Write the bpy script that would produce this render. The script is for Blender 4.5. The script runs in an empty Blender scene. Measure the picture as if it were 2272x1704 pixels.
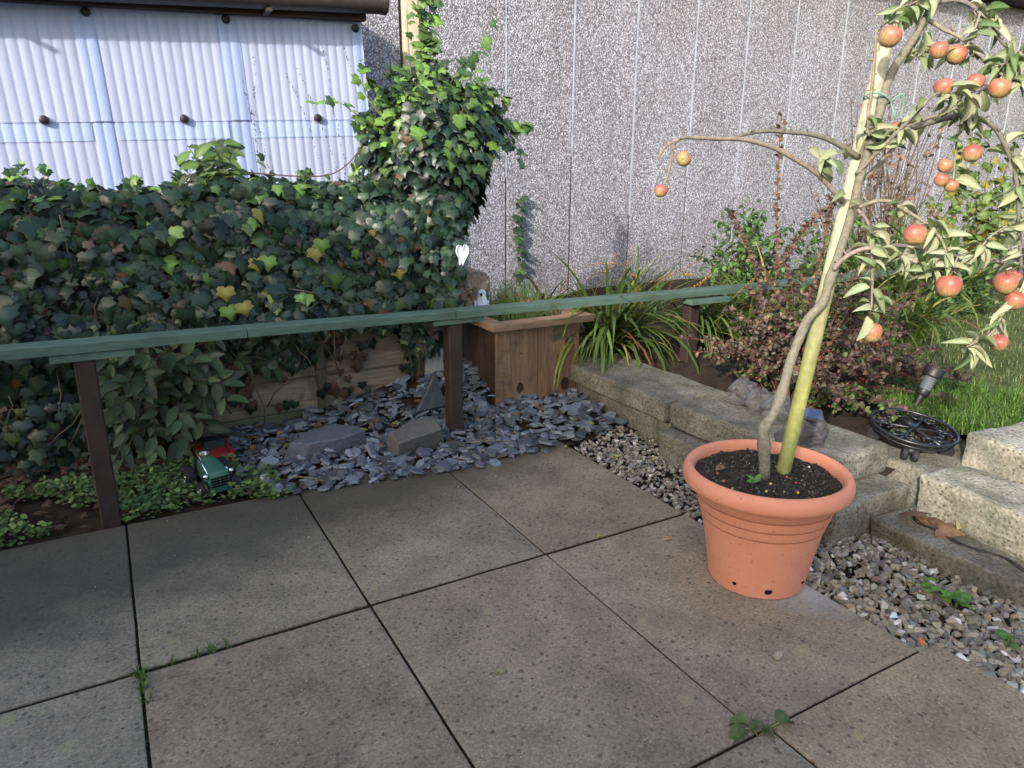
import bpy, bmesh, math, random
from mathutils import Vector, Matrix, Euler, noise as mn
random.seed(7)
R = random.random
U = random.uniform
rad = math.radians
S = bpy.context.scene
C = S.collection

# ------------------------------------------------------------------ camera
CAM = Vector((-1.132, -1.788, 1.210))
yaw, pitch, roll = rad(29.24), rad(16.52), rad(0.09)
fw = Vector((math.sin(yaw) * math.cos(pitch), math.cos(yaw) * math.cos(pitch), -math.sin(pitch)))
rt = Vector((math.cos(yaw), -math.sin(yaw), 0))
up = rt.cross(fw)
rt, up = rt * math.cos(roll) + up * math.sin(roll), up * math.cos(roll) - rt * math.sin(roll)
cd = bpy.data.cameras.new('camera')
cam = bpy.data.objects.new('camera', cd)
C.objects.link(cam)
m = Matrix((rt, up, -fw)).transposed().to_4x4()
m.translation = CAM
cam.matrix_world = m
cd.sensor_width = 36
cd.lens = 36 * 1597 / 2272
cd.clip_start = 0.05
cd.clip_end = 400
S.camera = cam

# ------------------------------------------------------------------ sky, sun, exposure
SUN_EL = rad(24)
SUN_AZ = math.atan2(-0.84, -0.54)          # where the sun stands, measured from +Y towards +X
w = bpy.data.worlds.new('World')
S.world = w
w.use_nodes = True
sky = w.node_tree.nodes.new('ShaderNodeTexSky')
sky.sky_type = 'NISHITA'
sky.sun_disc = False
sky.sun_elevation = SUN_EL
sky.sun_rotation = SUN_AZ
sky.air_density = 1.0
sky.dust_density = 2.5
sky.ozone_density = 0.7
bg = w.node_tree.nodes['Background']
bg.inputs['Strength'].default_value = 0.15
w.node_tree.links.new(sky.outputs[0], bg.inputs[0])
sd = bpy.data.lights.new('sun', 'SUN')
sd.energy = 2.0
sd.angle = rad(1.2)
sd.color = (1.0, 0.94, 0.86)
sun = bpy.data.objects.new('sun', sd)
C.objects.link(sun)
sdir = Vector((math.sin(SUN_AZ) * math.cos(SUN_EL), math.cos(SUN_AZ) * math.cos(SUN_EL), math.sin(SUN_EL)))
sun.rotation_euler = sdir.to_track_quat('Z', 'Y').to_euler()
sun.location = (-6, -6, 6)
S.view_settings.view_transform = 'Standard'
S.view_settings.look = 'None'
S.view_settings.gamma = 1
S.view_settings.use_curve_mapping = False
S.view_settings.exposure = 1.62
S.render.engine = 'CYCLES'
S.cycles.max_bounces = 6
S.cycles.transparent_max_bounces = 8
S.cycles.use_denoising = True

# ------------------------------------------------------------------ helpers
class MB:
    """collects vertices, faces and a colour per vertex; build() links ONE mesh object"""
    def __init__(s):
        s.v, s.f, s.c = [], [], []
    def add(s, vs, fs, col=(1, 1, 1)):
        o = len(s.v)
        s.v.extend([tuple(v) for v in vs])
        s.f.extend([tuple(i + o for i in f) for f in fs])
        if col and isinstance(col[0], (tuple, list)):
            s.c.extend(col)
        else:
            s.c.extend([col] * len(vs))
    def mesh(s, name, mat, smooth=False, sharp=None):
        me = bpy.data.meshes.new(name)
        me.from_pydata(s.v, [], s.f)
        a = me.color_attributes.new('col', 'FLOAT_COLOR', 'POINT')
        flat = []
        for c in s.c:
            flat.extend((c[0], c[1], c[2], 1.0))
        a.data.foreach_set('color', flat)
        if mat:
            me.materials.append(mat)
        if smooth:
            me.polygons.foreach_set('use_smooth', [True] * len(me.polygons))
            if sharp:
                me.set_sharp_from_angle(angle=rad(sharp))
        me.update()
        return me
    def build(s, name, mat, parent=None, smooth=False, sharp=None):
        return link(name, s.mesh(name, mat, smooth, sharp), parent)

def link(name, me, parent=None):
    o = bpy.data.objects.new(name, me)
    C.objects.link(o)
    o.parent = parent
    if parent and parent.name not in LOCAL:
        o.matrix_parent_inverse = parent.matrix_basis.inverted()   # parts are modelled in world coordinates
    return o

def tag(o, label=None, cat=None, group=None, kind=None):
    if label: o['label'] = label
    if cat: o['category'] = cat
    if group: o['group'] = group
    if kind: o['kind'] = kind
    return o

LOCAL = set()                                    # things whose parts are modelled in their own frame

def dup(root, loc, rot, label, group=None):
    r = root.copy()
    C.objects.link(r)
    LOCAL.add(r.name)
    r.location, r.rotation_euler = loc, rot
    r['label'] = label
    if group: r['group'] = group
    for ch in list(root.children):
        c = ch.copy()
        C.objects.link(c)
        c.parent = r
        for g in list(ch.children):
            d = g.copy()
            C.objects.link(d)
            d.parent = c
    return r

def empty(name, label, cat, loc=(0, 0, 0), rot=(0, 0, 0), group=None, kind=None, local=False):
    o = bpy.data.objects.new(name, None)
    C.objects.link(o)
    if local: LOCAL.add(o.name)
    o.location = loc
    o.rotation_euler = rot
    o.empty_display_size = 0.05
    return tag(o, label, cat, group, kind)

def frame(t, n):
    """matrix whose Y runs along t and Z faces n"""
    y = Vector(t).normalized()
    x = y.cross(Vector(n))
    if x.length < 1e-4:
        x = y.orthogonal()
    x.normalize()
    z = x.cross(y)
    return Matrix((x, y, z)).transposed()

def box(mb, x0, x1, y0, y1, z0, z1, col=(1, 1, 1)):
    mb.add([(x0, y0, z0), (x1, y0, z0), (x1, y1, z0), (x0, y1, z0), (x0, y0, z1), (x1, y0, z1), (x1, y1, z1), (x0, y1, z1)],
           [(0, 3, 2, 1), (4, 5, 6, 7), (0, 1, 5, 4), (1, 2, 6, 5), (2, 3, 7, 6), (3, 0, 4, 7)], col)

def obox(name, mat, parent, x0, x1, y0, y1, z0, z1, bev=0.003, seg=1, rough=0.0, cuts=0, col=None):
    """a bevelled box; rough moves its vertices so the edges wander"""
    bm = bmesh.new()
    bmesh.ops.create_cube(bm, size=1)
    for v in bm.verts:
        v.co = Vector((x0 + (v.co.x + .5) * (x1 - x0), y0 + (v.co.y + .5) * (y1 - y0), z0 + (v.co.z + .5) * (z1 - z0)))
    if bev:
        bmesh.ops.bevel(bm, geom=list(bm.edges), offset=bev, segments=seg, profile=0.6, affect='EDGES')
    if cuts:
        L = sorted([e for e in bm.edges], key=lambda e: -e.calc_length())[:40]
        bmesh.ops.subdivide_edges(bm, edges=[e for e in L if e.calc_length() > 0.06], cuts=cuts, use_grid_fill=True)
    if rough:
        for v in bm.verts:
            v.co += mn.noise_vector(v.co * 14) * rough + mn.noise_vector(v.co * 45) * rough * .5
    me = bpy.data.meshes.new(name)
    bm.to_mesh(me)
    bm.free()
    me.materials.append(mat)
    a = me.color_attributes.new('col', 'FLOAT_COLOR', 'POINT')
    c = col or (1, 1, 1)
    a.data.foreach_set('color', [c[0], c[1], c[2], 1.0] * len(me.vertices))
    return link(name, me, parent)

def tube(mb, pts, r0, r1=None, n=7, col=(1, 1, 1), rf=None, cap=True):
    if r1 is None: r1 = r0
    pts = [Vector(p) for p in pts]
    N = len(pts)
    vs, fs = [], []
    prev = None
    for i, p in enumerate(pts):
        t = (pts[min(i + 1, N - 1)] - pts[max(i - 1, 0)]).normalized()
        if prev is None:
            a = t.orthogonal().normalized()
        else:
            a = (prev - t * prev.dot(t))
            a = a.normalized() if a.length > 1e-5 else t.orthogonal().normalized()
        prev = a
        b = t.cross(a)
        r = rf(i / (N - 1)) if rf else r0 + (r1 - r0) * i / (N - 1)
        for k in range(n):
            q = 2 * math.pi * k / n
            vs.append(p + (a * math.cos(q) + b * math.sin(q)) * r)
    for i in range(N - 1):
        for k in range(n):
            fs.append((i * n + k, i * n + (k + 1) % n, (i + 1) * n + (k + 1) % n, (i + 1) * n + k))
    if cap:
        fs.append(tuple(range(n - 1, -1, -1)))
        fs.append(tuple((N - 1) * n + k for k in range(n)))
    mb.add(vs, fs, col)

def spline(pts, k=4):
    """Catmull-Rom through the points"""
    P = [Vector(p) for p in pts]
    if len(P) < 3: return P
    out = []
    for i in range(len(P) - 1):
        a, b, c, d = P[max(i - 1, 0)], P[i], P[i + 1], P[min(i + 2, len(P) - 1)]
        for j in range(k):
            t = j / k
            out.append(0.5 * ((2 * b) + (c - a) * t + (2 * a - 5 * b + 4 * c - d) * t * t + (3 * b - a - 3 * c + d) * t ** 3))
    out.append(P[-1])
    return out

def lathe(mb, prof, n=32, c=(0, 0, 0), col=(1, 1, 1), close=False, M=None):
    vs, fs = [], []
    for r, z in prof:
        for k in range(n):
            q = 2 * math.pi * k / n
            p = Vector((r * math.cos(q), r * math.sin(q), z))
            if M: p = M @ p
            vs.append(p + Vector(c))
    m_ = len(prof)
    for i in range(m_ - 1):
        for k in range(n):
            fs.append((i * n + k, i * n + (k + 1) % n, (i + 1) * n + (k + 1) % n, (i + 1) * n + k))
    if close:
        fs.append(tuple(range(n - 1, -1, -1)))
        fs.append(tuple((m_ - 1) * n + k for k in range(n)))
    mb.add(vs, fs, col)

def hull(pts):
    bm = bmesh.new()
    for p in pts: bm.verts.new(p)
    r = bmesh.ops.convex_hull(bm, input=list(bm.verts))
    bmesh.ops.delete(bm, geom=[g for g in r['geom_interior'] if isinstance(g, bmesh.types.BMVert)], context='VERTS')
    bm.verts.index_update()
    vs = [v.co.copy() for v in bm.verts]
    fs = [tuple(v.index for v in f.verts) for f in bm.faces]
    bm.free()
    return vs, fs

def inview(p, mrg=0.04):
    d = Vector(p) - CAM
    z = d.dot(fw)
    if z < .2: return False
    u = d.dot(rt) / z * 1597 / 2272
    v = d.dot(up) / z * 1597 / 2272
    return abs(u) < .5 + mrg and abs(v) < .375 + mrg

def sm(t):
    t = max(0., min(1., t))
    return t * t * (3 - 2 * t)

def jit(c, a=0.25, h=0.06):
    k = 1 + U(-a, a)
    return tuple(max(0.003, x * k * (1 + U(-h, h))) for x in c)

# ------------------------------------------------------------------ materials
class NT:
    def __init__(s, name):
        s.m = bpy.data.materials.new(name)
        s.m.use_nodes = True
        s.t = s.m.node_tree
        s.b = s.t.nodes['Principled BSDF']
    def n(s, typ, **kw):
        x = s.t.nodes.new('ShaderNode' + typ)
        for k, v in kw.items():
            if k in x.inputs.keys(): x.inputs[k].default_value = v
            else: setattr(x, k, v)
        return x
    def l(s, a, b): s.t.links.new(a, b)
    def coord(s, kind='Object'):
        return s.n('TexCoord').outputs[kind]
    def noise(s, scale, detail=4, rough=.55, vec=None, dist=0):
        x = s.n('TexNoise')
        x.inputs['Scale'].default_value = scale
        x.inputs['Detail'].default_value = detail
        x.inputs['Roughness'].default_value = rough
        x.inputs['Distortion'].default_value = dist
        if vec: s.l(vec, x.inputs['Vector'])
        return x.outputs[0]
    def voro(s, scale, vec=None, feature='F1', out='Distance', rnd=1):
        x = s.n('TexVoronoi')
        x.feature = feature
        x.inputs['Scale'].default_value = scale
        x.inputs['Randomness'].default_value = rnd
        if vec: s.l(vec, x.inputs['Vector'])
        return x.outputs[out]
    def ramp(s, fac, stops, interp='LINEAR'):
        x = s.n('ValToRGB')
        r = x.color_ramp
        r.interpolation = interp
        while len(r.elements) > len(stops): r.elements.remove(r.elements[-1])
        while len(r.elements) < len(stops): r.elements.new(1)
        for e, (p, c) in zip(r.elements, stops):
            e.position = p
            e.color = (c, c, c, 1) if isinstance(c, (int, float)) else (*c, 1)
        s.l(fac, x.inputs[0])
        return x.outputs[0]
    def mix(s, a, b, fac, mode='MIX'):
        x = s.n('Mix', data_type='RGBA', blend_type=mode)
        for i, v in ((0, fac), (6, a), (7, b)):
            if isinstance(v, bpy.types.NodeSocket): s.l(v, x.inputs[i])
            elif isinstance(v, (int, float)): x.inputs[i].default_value = v if i == 0 else (v, v, v, 1)
            else: x.inputs[i].default_value = (*v, 1)
        return x.outputs[2]
    def math(s, op, a, b=0.0):
        x = s.n('Math', operation=op)
        for i, v in ((0, a), (1, b)):
            if isinstance(v, bpy.types.NodeSocket): s.l(v, x.inputs[i])
            else: x.inputs[i].default_value = v
        return x.outputs[0]
    def attr(s, name='col'):
        return s.n('Attribute', attribute_name=name).outputs['Color']
    def bump(s, h, strength=.4, dist=.004):
        x = s.n('Bump')
        x.inputs['Strength'].default_value = strength
        x.inputs['Distance'].default_value = dist
        s.l(h, x.inputs['Height'])
        s.l(x.outputs[0], s.b.inputs['Normal'])
    def set(s, col=None, rough=.8, spec=.3, metal=0):
        if col is not None:
            if isinstance(col, bpy.types.NodeSocket): s.l(col, s.b.inputs['Base Color'])
            else: s.b.inputs['Base Color'].default_value = (*col, 1)
        if isinstance(rough, bpy.types.NodeSocket): s.l(rough, s.b.inputs['Roughness'])
        else: s.b.inputs['Roughness'].default_value = rough
        s.b.inputs['Specular IOR Level'].default_value = spec
        s.b.inputs['Metallic'].default_value = metal
        return s.m

def geo(t):
    return t.n('NewGeometry').outputs['Position']

def mat_simple(name, col, rough=.7, spec=.3, var=.25, scale=30, bump=.0, metal=0):
    t = NT(name)
    p = t.coord()
    nz = t.noise(scale, 5, .6, p)
    c = t.mix(col, tuple(min(1, x * (1 + var)) for x in col), t.ramp(nz, [(.45, 0), (.7, 1)]))
    c = t.mix(c, tuple(x * (1 - var) for x in col), t.ramp(t.noise(scale * .23, 3, .6, p), [(.5, 0), (.75, 1)]))
    if bump: t.bump(nz, bump, .003)
    return t.set(c, rough, spec, metal)

def mat_leaf(name, rough=.45, spec=.4, trans=.25, tcol=1.5, var=.3):
    """leaf colour comes from the mesh (each leaf its own), with blotches; a thin leaf lets some light through"""
    t = NT(name)
    p = t.coord()
    a = t.attr()
    k = t.ramp(t.noise(60, 3, .6, p), [(.3, 1 - var), (.7, 1 + var * .6)])
    c = t.mix(a, k, 1.0, 'MULTIPLY')
    t.set(c, rough, spec)
    tr = t.n('BsdfTranslucent')
    t.l(t.mix(c, (tcol * .9, tcol, tcol * .55), 1.0, 'MULTIPLY'), tr.inputs['Color'])
    ms = t.n('MixShader')
    ms.inputs[0].default_value = trans
    t.l(t.b.outputs[0], ms.inputs[1])
    t.l(tr.outputs[0], ms.inputs[2])
    t.l(ms.outputs[0], t.t.nodes['Material Output'].inputs[0])
    return t.m

def mat_attr(name, rough=.75, spec=.3, scale=40, var=.35, bump=.3, bdist=.004):
    t = NT(name)
    p = t.coord()
    nz = t.noise(scale, 5, .65, p)
    c = t.mix(t.attr(), t.ramp(nz, [(.3, 1 - var), (.7, 1 + var)]), 1.0, 'MULTIPLY')
    if bump: t.bump(nz, bump, bdist)
    return t.set(c, rough, spec)

def mat_slab():
    t = NT('paving_concrete')
    p = geo(t)
    tint = t.n('ObjectInfo').outputs['Color']
    big = t.noise(1.6, 5, .6, p)
    mid = t.noise(7, 5, .65, p)
    fine = t.noise(130, 3, .6, p)
    c = t.ramp(big, [(.3, (.174, .143, .099)), (.5, (.220, .183, .131)), (.7, (.260, .218, .160))])
    c = t.mix(c, t.ramp(mid, [(.32, .72), (.55, 1.0), (.75, 1.12)]), 1.0, 'MULTIPLY')
    c = t.mix(c, t.ramp(fine, [(.3, .78), (.7, 1.2)]), 1.0, 'MULTIPLY')
    # exposed dark aggregate and a few pale grains
    vd = t.voro(75, p)
    vc = t.n('SeparateColor')
    t.l(t.voro(75, p, out='Color'), vc.inputs[0])
    size = t.math('MULTIPLY', vc.outputs[0], .50)
    spot = t.math('LESS_THAN', vd, size)
    keep = t.math('MULTIPLY', spot, t.math('GREATER_THAN', vc.outputs[1], .46))
    c = t.mix(c, (.060, .054, .046), t.math('MULTIPLY', keep, t.math('ADD', .15, t.math('MULTIPLY', vc.outputs[2], .6))))
    vs_ = t.n('SeparateColor')
    t.l(t.voro(170, p, out='Color'), vs_.inputs[0])
    c = t.mix(c, t.ramp(vs_.outputs[0], [(0, .76), (.35, .95), (.7, 1.04), (1, 1.2)]), 1.0, 'MULTIPLY')
    v2 = t.n('SeparateColor')
    t.l(t.voro(120, p, out='Color'), v2.inputs[0])
    k2 = t.math('MULTIPLY', t.math('LESS_THAN', t.voro(120, p), .22), t.math('GREATER_THAN', v2.outputs[1], .93))
    c = t.mix(c, (.40, .36, .30), t.math('MULTIPLY', k2, .8))
    # lichen rosettes
    v3 = t.n('SeparateColor')
    wp = t.n('VectorMath', operation='ADD')
    t.l(p, wp.inputs[0])
    nzc = t.n('TexNoise')
    nzc.inputs['Scale'].default_value = 40
    sc = t.n('VectorMath', operation='SCALE')
    sc.inputs[3].default_value = .03
    t.l(p, nzc.inputs['Vector'])
    t.l(nzc.outputs[1], sc.inputs[0])
    t.l(sc.outputs[0], wp.inputs[1])
    t.l(t.voro(7, wp.outputs[0], out='Color'), v3.inputs[0])
    k3 = t.math('MULTIPLY', t.math('LESS_THAN', t.voro(7, wp.outputs[0]), .13), t.math('GREATER_THAN', v3.outputs[1], .72))
    c = t.mix(c, (.26, .24, .13), t.math('MULTIPLY', k3, .45))
    # algae and damp grime along the fence side
    sx = t.n('SeparateXYZ')
    t.l(p, sx.inputs[0])
    gy = t.math('ADD', sx.outputs[1], t.math('MULTIPLY', t.noise(5, 5, .6, p), .5))
    gx = t.math('MULTIPLY', sx.outputs[0], -.22)
    g = t.ramp(t.math('ADD', gy, gx), [(.62, 0), (1.22, 1)])
    c = t.mix(c, (.036, .034, .027), t.math('MULTIPLY', g, .78))
    c = t.mix(c, tint, 1.0, 'MULTIPLY')
    # pale lime bloom left by pot water beside the pot, and dirt on the slab sides down in the joints
    dd = t.n('VectorMath', operation='DISTANCE')
    t.l(p, dd.inputs[0])
    dd.inputs[1].default_value = (.60, -.535, 0)
    bl = t.ramp(t.math('ADD', dd.outputs['Value'], t.math('MULTIPLY', t.noise(16, 5, .65, p), .10)), [(.10, 1), (.25, 0)])
    c = t.mix(c, (.36, .36, .37), t.math('MULTIPLY', bl, .6))
    c = t.mix(c, (.034, .030, .022), t.math('LESS_THAN', sx.outputs[2], -.0055))
    t.bump(t.mix(fine, vd, .5), .35, .0025)
    return t.set(c, t.ramp(mid, [(.3, .75), (.7, .95)]), .25)

def mat_pebbledash():
    t = NT('pebbledash')
    p = geo(t)
    sp = t.n('Mapping')
    t.l(p, sp.inputs[0])
    sp.inputs['Scale'].default_value = (1, 1, .8)
    v = t.voro(112, sp.outputs[0], out='Color')
    d = t.voro(112, sp.outputs[0])
    s = t.n('SeparateColor')
    t.l(v, s.inputs[0])
    c = t.ramp(s.outputs[0], [(0, (.10, .092, .094)), (.12, (.16, .145, .145)), (.28, (.24, .215, .21)), (.42, (.31, .298, .31)), (.58, (.40, .39, .415)), (.78, (.49, .48, .51)), (.93, (.62, .61, .65))], 'CONSTANT')
    c = t.mix(c, (.17, .16, .17), t.ramp(d, [(.42, 0), (.62, .9)]))
    wz = t.n('SeparateXYZ')
    t.l(p, wz.inputs[0])
    big = t.noise(1.3, 5, .6, p)
    c = t.mix(c, t.ramp(big, [(.3, (.78, .80, .83)), (.7, (.95, 1.0, 1.07))]), 1.0, 'MULTIPLY')
    ms_ = t.n('Mapping')
    t.l(p, ms_.inputs[0])
    ms_.inputs['Scale'].default_value = (5, 5, .5)
    c = t.mix(c, t.ramp(t.noise(1.0, 5, .6, ms_.outputs[0]), [(.3, .86), (.65, 1.05)]), 1.0, 'MULTIPLY')
    c = t.mix(c, (.50, .52, .52), t.math('MULTIPLY', t.ramp(t.noise(2.2, 6, .7, p), [(.66, 0), (.74, 1)]), .35))
    low = t.ramp(t.math('ADD', wz.outputs[2], t.math('MULTIPLY', t.noise(3, 5, .6, p), .6)), [(.55, 1), (1.3, 0)])
    c = t.mix(c, (.50, .46, .38), t.math('MULTIPLY', low, .35), 'MULTIPLY')
    t.bump(t.math('SUBTRACT', 1.0, d), .8, .006)
    return t.set(c, .85, .25)

def mat_wood(name, c0, c1, axis='Z', scale=18, rough=.75, dark=None):
    t = NT(name)
    p = t.coord()
    mp = t.n('Mapping')
    t.l(p, mp.inputs[0])
    mp.inputs['Scale'].default_value = {'X': (.07, 1, 1), 'Y': (1, .07, 1), 'Z': (1, 1, .07)}[axis]
    g = t.noise(scale * 2.2, 6, .65, mp.outputs[0], .6)
    g2 = t.noise(scale * 9, 3, .6, mp.outputs[0])
    c = t.ramp(g, [(.3, c0), (.5, tuple((a + b) / 2 for a, b in zip(c0, c1))), (.7, c1)])
    c = t.mix(c, t.ramp(g2, [(.3, .75), (.7, 1.15)]), 1.0, 'MULTIPLY')
    if dark:
        st = t.ramp(t.noise(5, 5, .62, p, .5), [(.52, 0), (.68, 1)])
        c = t.mix(c, dark, t.math('MULTIPLY', st, .75))
    c = t.mix(c, t.attr(), 1.0, 'MULTIPLY')
    t.bump(g2, .3, .002)
    return t.set(c, rough, .25)

def mat_block(name='weathered_concrete', k=1.0):
    t = NT(name)
    p = geo(t)
    mid = t.noise(6, 6, .65, p)
    fine = t.noise(95, 4, .6, p)
    c = t.ramp(mid, [(.28, (.10 * k, .10 * k, .075 * k)), (.48, (.21 * k, .195 * k, .15 * k)), (.66, (.31 * k, .29 * k, .235 * k))])
    c = t.mix(c, t.ramp(fine, [(.3, .55), (.7, 1.35)]), 1.0, 'MULTIPLY')
    v = t.n('SeparateColor')
    t.l(t.voro(70, p, out='Color'), v.inputs[0])
    pit = t.math('MULTIPLY', t.math('LESS_THAN', t.voro(70, p), .34), t.math('GREATER_THAN', v.outputs[0], .52))
    c = t.mix(c, (.055, .05, .042), t.math('MULTIPLY', pit, .7))
    moss = t.ramp(t.noise(4.5, 6, .7, p), [(.52, 0), (.7, 1)])
    c = t.mix(c, (.085, .088, .035), t.math('MULTIPLY', moss, .6))
    t.bump(t.mix(fine, t.voro(70, p), .4), .7, .005)
    return t.set(c, .92, .2)

def mat_sheet(name, col, trans=.35):
    t = NT(name)
    p = geo(t)
    mp = t.n('Mapping')
    t.l(p, mp.inputs[0])
    mp.inputs['Scale'].default_value = (1, 1, .12)
    c = t.mix(col, tuple(x * .86 for x in col), t.ramp(t.noise(14, 5, .6, mp.outputs[0]), [(.45, 0), (.7, 1)]))
    c = t.mix(c, (.42, .45, .40), t.math('MULTIPLY', t.ramp(t.noise(3.5, 6, .7, p), [(.58, 0), (.75, 1)]), .30))
    t.set(c, .35, .5)
    tr = t.n('BsdfTranslucent')
    t.l(c, tr.inputs['Color'])
    ms = t.n('MixShader')
    ms.inputs[0].default_value = trans
    t.l(t.b.outputs[0], ms.inputs[1])
    t.l(tr.outputs[0], ms.inputs[2])
    t.l(ms.outputs[0], t.t.nodes['Material Output'].inputs[0])
    return t.m

def mat_apple():
    t = NT('apple_skin')
    p = t.coord()
    s = t.n('SeparateXYZ')
    t.l(p, s.inputs[0])
    rnd = t.n('ObjectInfo').outputs['Random']
    off = t.math('MULTIPLY', rnd, 7.0)
    wv = t.n('VectorMath', operation='ADD')
    t.l(p, wv.inputs[0])
    t.l(off, wv.inputs[1])
    big = t.noise(26, 4, .6, wv.outputs[0])
    h = t.math('ADD', t.math('MULTIPLY', s.outputs[2], 11.0), t.math('MULTIPLY', t.math('SUBTRACT', big, .06), 1.5))
    c = t.ramp(h, [(.22, (.26, .25, .085)), (.48, (.32, .195, .090)), (.74, (.325, .115, .070)), (1.0, (.29, .07, .055))])
    mp = t.n('Mapping')
    t.l(p, mp.inputs[0])
    mp.inputs['Scale'].default_value = (1, 1, .15)
    c = t.mix(c, t.ramp(t.noise(240, 3, .6, mp.outputs[0]), [(.35, .8), (.65, 1.2)]), 1.0, 'MULTIPLY')
    v = t.voro(420, p)
    c = t.mix(c, (.55, .42, .22), t.math('MULTIPLY', t.math('LESS_THAN', v, .16), .5))
    return t.set(c, .42, .4)

M = {}
M['slab'] = mat_slab()
M['soil'] = mat_simple('soil', (.030, .022, .016), .95, .1, .5, 60, .8)
M['joint'] = mat_simple('joint_soil', (.036, .034, .020), .95, .1, .5, 60, .6)
M['compost'] = mat_attr('compost', .9, .3, 120, .5, .6, .006)
M['pebble'] = mat_pebbledash()
M['mastic'] = mat_simple('mastic', (.27, .30, .35), .6, .3, .3, 40)
M['eave'] = mat_simple('eave_paint', (.045, .035, .03), .7, .2)
M['stone'] = mat_attr('stone', .8, .3, 70, .3, .35, .003)
M['slate'] = mat_attr('slate', .55, .45, 60, .28, .35, .002)
M['block'] = mat_block(k=.72)
M['block_pale'] = mat_block('pale_concrete', 1.15)
M['green'] = mat_wood('green_paint', (.056, .100, .072), (.084, .134, .100), 'X', 9, .6, (.05, .062, .045))
M['brown'] = mat_simple('brown_stain', (.030, .018, .015), .65, .3, .3, 50, .2)
M['planter'] = mat_wood('planter_timber', (.120, .070, .041), (.225, .140, .082), 'Z', 15, .75, (.05, .035, .028))
M['planter_x'] = mat_wood('planter_cap_timber', (.20, .125, .078), (.33, .22, .145), 'X', 15, .75, (.07, .05, .035))
M['fence'] = mat_wood('fence_timber', (.125, .10, .07), (.25, .205, .148), 'X', 12, .85, (.035, .032, .022))
M['gravel_board'] = mat_wood('gravel_board_timber', (.10, .095, .06), (.19, .175, .115), 'X', 12, .85, (.05, .05, .03))
M['batten'] = mat_wood('batten_timber', (.05, .045, .032), (.10, .085, .06), 'Z', 12, .85)
M['pale_post'] = mat_simple('pale_timber', (.42, .37, .27), .8, .2, .2, 25, .2)
M['conc'] = mat_simple('pale_post_concrete', (.27, .26, .245), .9, .2, .25, 40, .4)
M['sheet'] = mat_sheet('corrugated_plastic', (.51, .57, .77))
M['lap'] = mat_sheet('corrugated_plastic_lap', (.40, .49, .73), .3)  # bluer tint stands for batten shade showing through
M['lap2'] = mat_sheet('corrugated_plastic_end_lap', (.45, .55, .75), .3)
M['gutter'] = mat_simple('gutter_plastic', (.040, .033, .030), .45, .4, .3, 20)
M['fascia'] = mat_wood('fascia_timber', (.05, .036, .026), (.11, .08, .055), 'X', 10, .85)
M['black'] = mat_simple('black_plastic', (.012, .012, .013), .45, .4, .2, 40)
M['iron'] = mat_simple('black_iron', (.010, .010, .011), .32, .5, .2, 40)
M['ivy'] = mat_leaf('ivy_leaf', .38, .32, .10, 1.5, .35)
M['leaf'] = mat_leaf('leaf_green', .5, .3, .28, 1.6, .25)
M['apple_leaf'] = mat_leaf('apple_tree_leaf', .55, .3, .22, 1.3, .2)
M['berb'] = mat_leaf('barberry_leaf', .5, .3, .2, 1.5, .3)
M['grass'] = mat_leaf('grass_blade', .5, .25, .3, 1.5, .25)
M['bark'] = mat_attr('bark', .85, .2, 90, .35, .6, .003)
M['stake'] = mat_attr('stake_wood', .6, .3, 50, .25, .2, .002)
M['stem'] = mat_attr('plant_stem', .8, .2, 60, .3, .2, .002)
M['apple'] = mat_apple()
def mat_pot():
    t = NT('terracotta_plastic')
    p = t.coord()
    c = t.mix((.51, .195, .118), (.57, .235, .148), t.ramp(t.noise(5, 6, .65, p), [(.35, 0), (.68, 1)]))
    c = t.mix(c, (.62, .36, .27), t.math('MULTIPLY', t.ramp(t.noise(22, 6, .75, p, 1.5), [(.60, 0), (.74, 1)]), .35))
    s = t.n('SeparateColor')
    t.l(t.voro(110, p, out='Color'), s.inputs[0])
    k = t.math('MULTIPLY', t.math('LESS_THAN', t.voro(110, p), t.math('MULTIPLY', s.outputs[0], .35)), t.math('GREATER_THAN', s.outputs[1], .80))
    c = t.mix(c, (.16, .10, .065), t.math('MULTIPLY', k, .6))
    c = t.mix(c, (.30, .15, .10), t.math('MULTIPLY', t.ramp(t.noise(9, 6, .7, p, 1.0), [(.56, 0), (.75, 1)]), .35))
    return t.set(c, t.ramp(t.noise(12, 5, .6, p), [(.3, .5), (.7, .72)]), .28)
M['terra'] = mat_pot()
M['hole'] = mat_simple('hole_dark', (.012, .008, .007), .95, .05, .1)
M['white'] = mat_simple('white_paint', (.70, .73, .80), .4, .4, .06, 30)
M['red'] = mat_simple('red_paint', (.17, .014, .017), .3, .5, .1, 30)
M['tgreen'] = mat_simple('toy_green_paint', (.032, .105, .072), .28, .5, .1, 30)
M['tyre'] = mat_simple('tyre_rubber', (.014, .014, .016), .7, .3, .1, 30)
M['chrome'] = NT('chrome').set((.75, .77, .80), .12, .5, 1)
M['panel'] = mat_simple('solar_panel', (.05, .07, .13), .15, .6, .1, 30)
M['lens'] = mat_simple('lamp_lens', (.09, .10, .11), .3, .6, .1, 30)
M['rockres'] = mat_simple('resin_rock', (.060, .055, .054), .8, .25, .5, 50, .9)
M['driftwood'] = mat_wood('driftwood', (.12, .085, .055), (.42, .34, .25), 'X', 14, .85, (.03, .022, .015))
M['dry'] = mat_leaf('dry_leaf', .7, .2, .15, 1.3, .3)
M['brick'] = mat_simple('render_wall', (.42, .40, .36), .9, .2, .15, 8, .3)
M['twine'] = mat_simple('twine', (.16, .30, .22), .8, .2, .2, 80)
M['cable'] = mat_simple('cable_black', (.012, .012, .012), .5, .4)
M['ink'] = mat_simple('beak_paint', (.10, .015, .025), .5, .3, .1)

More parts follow.
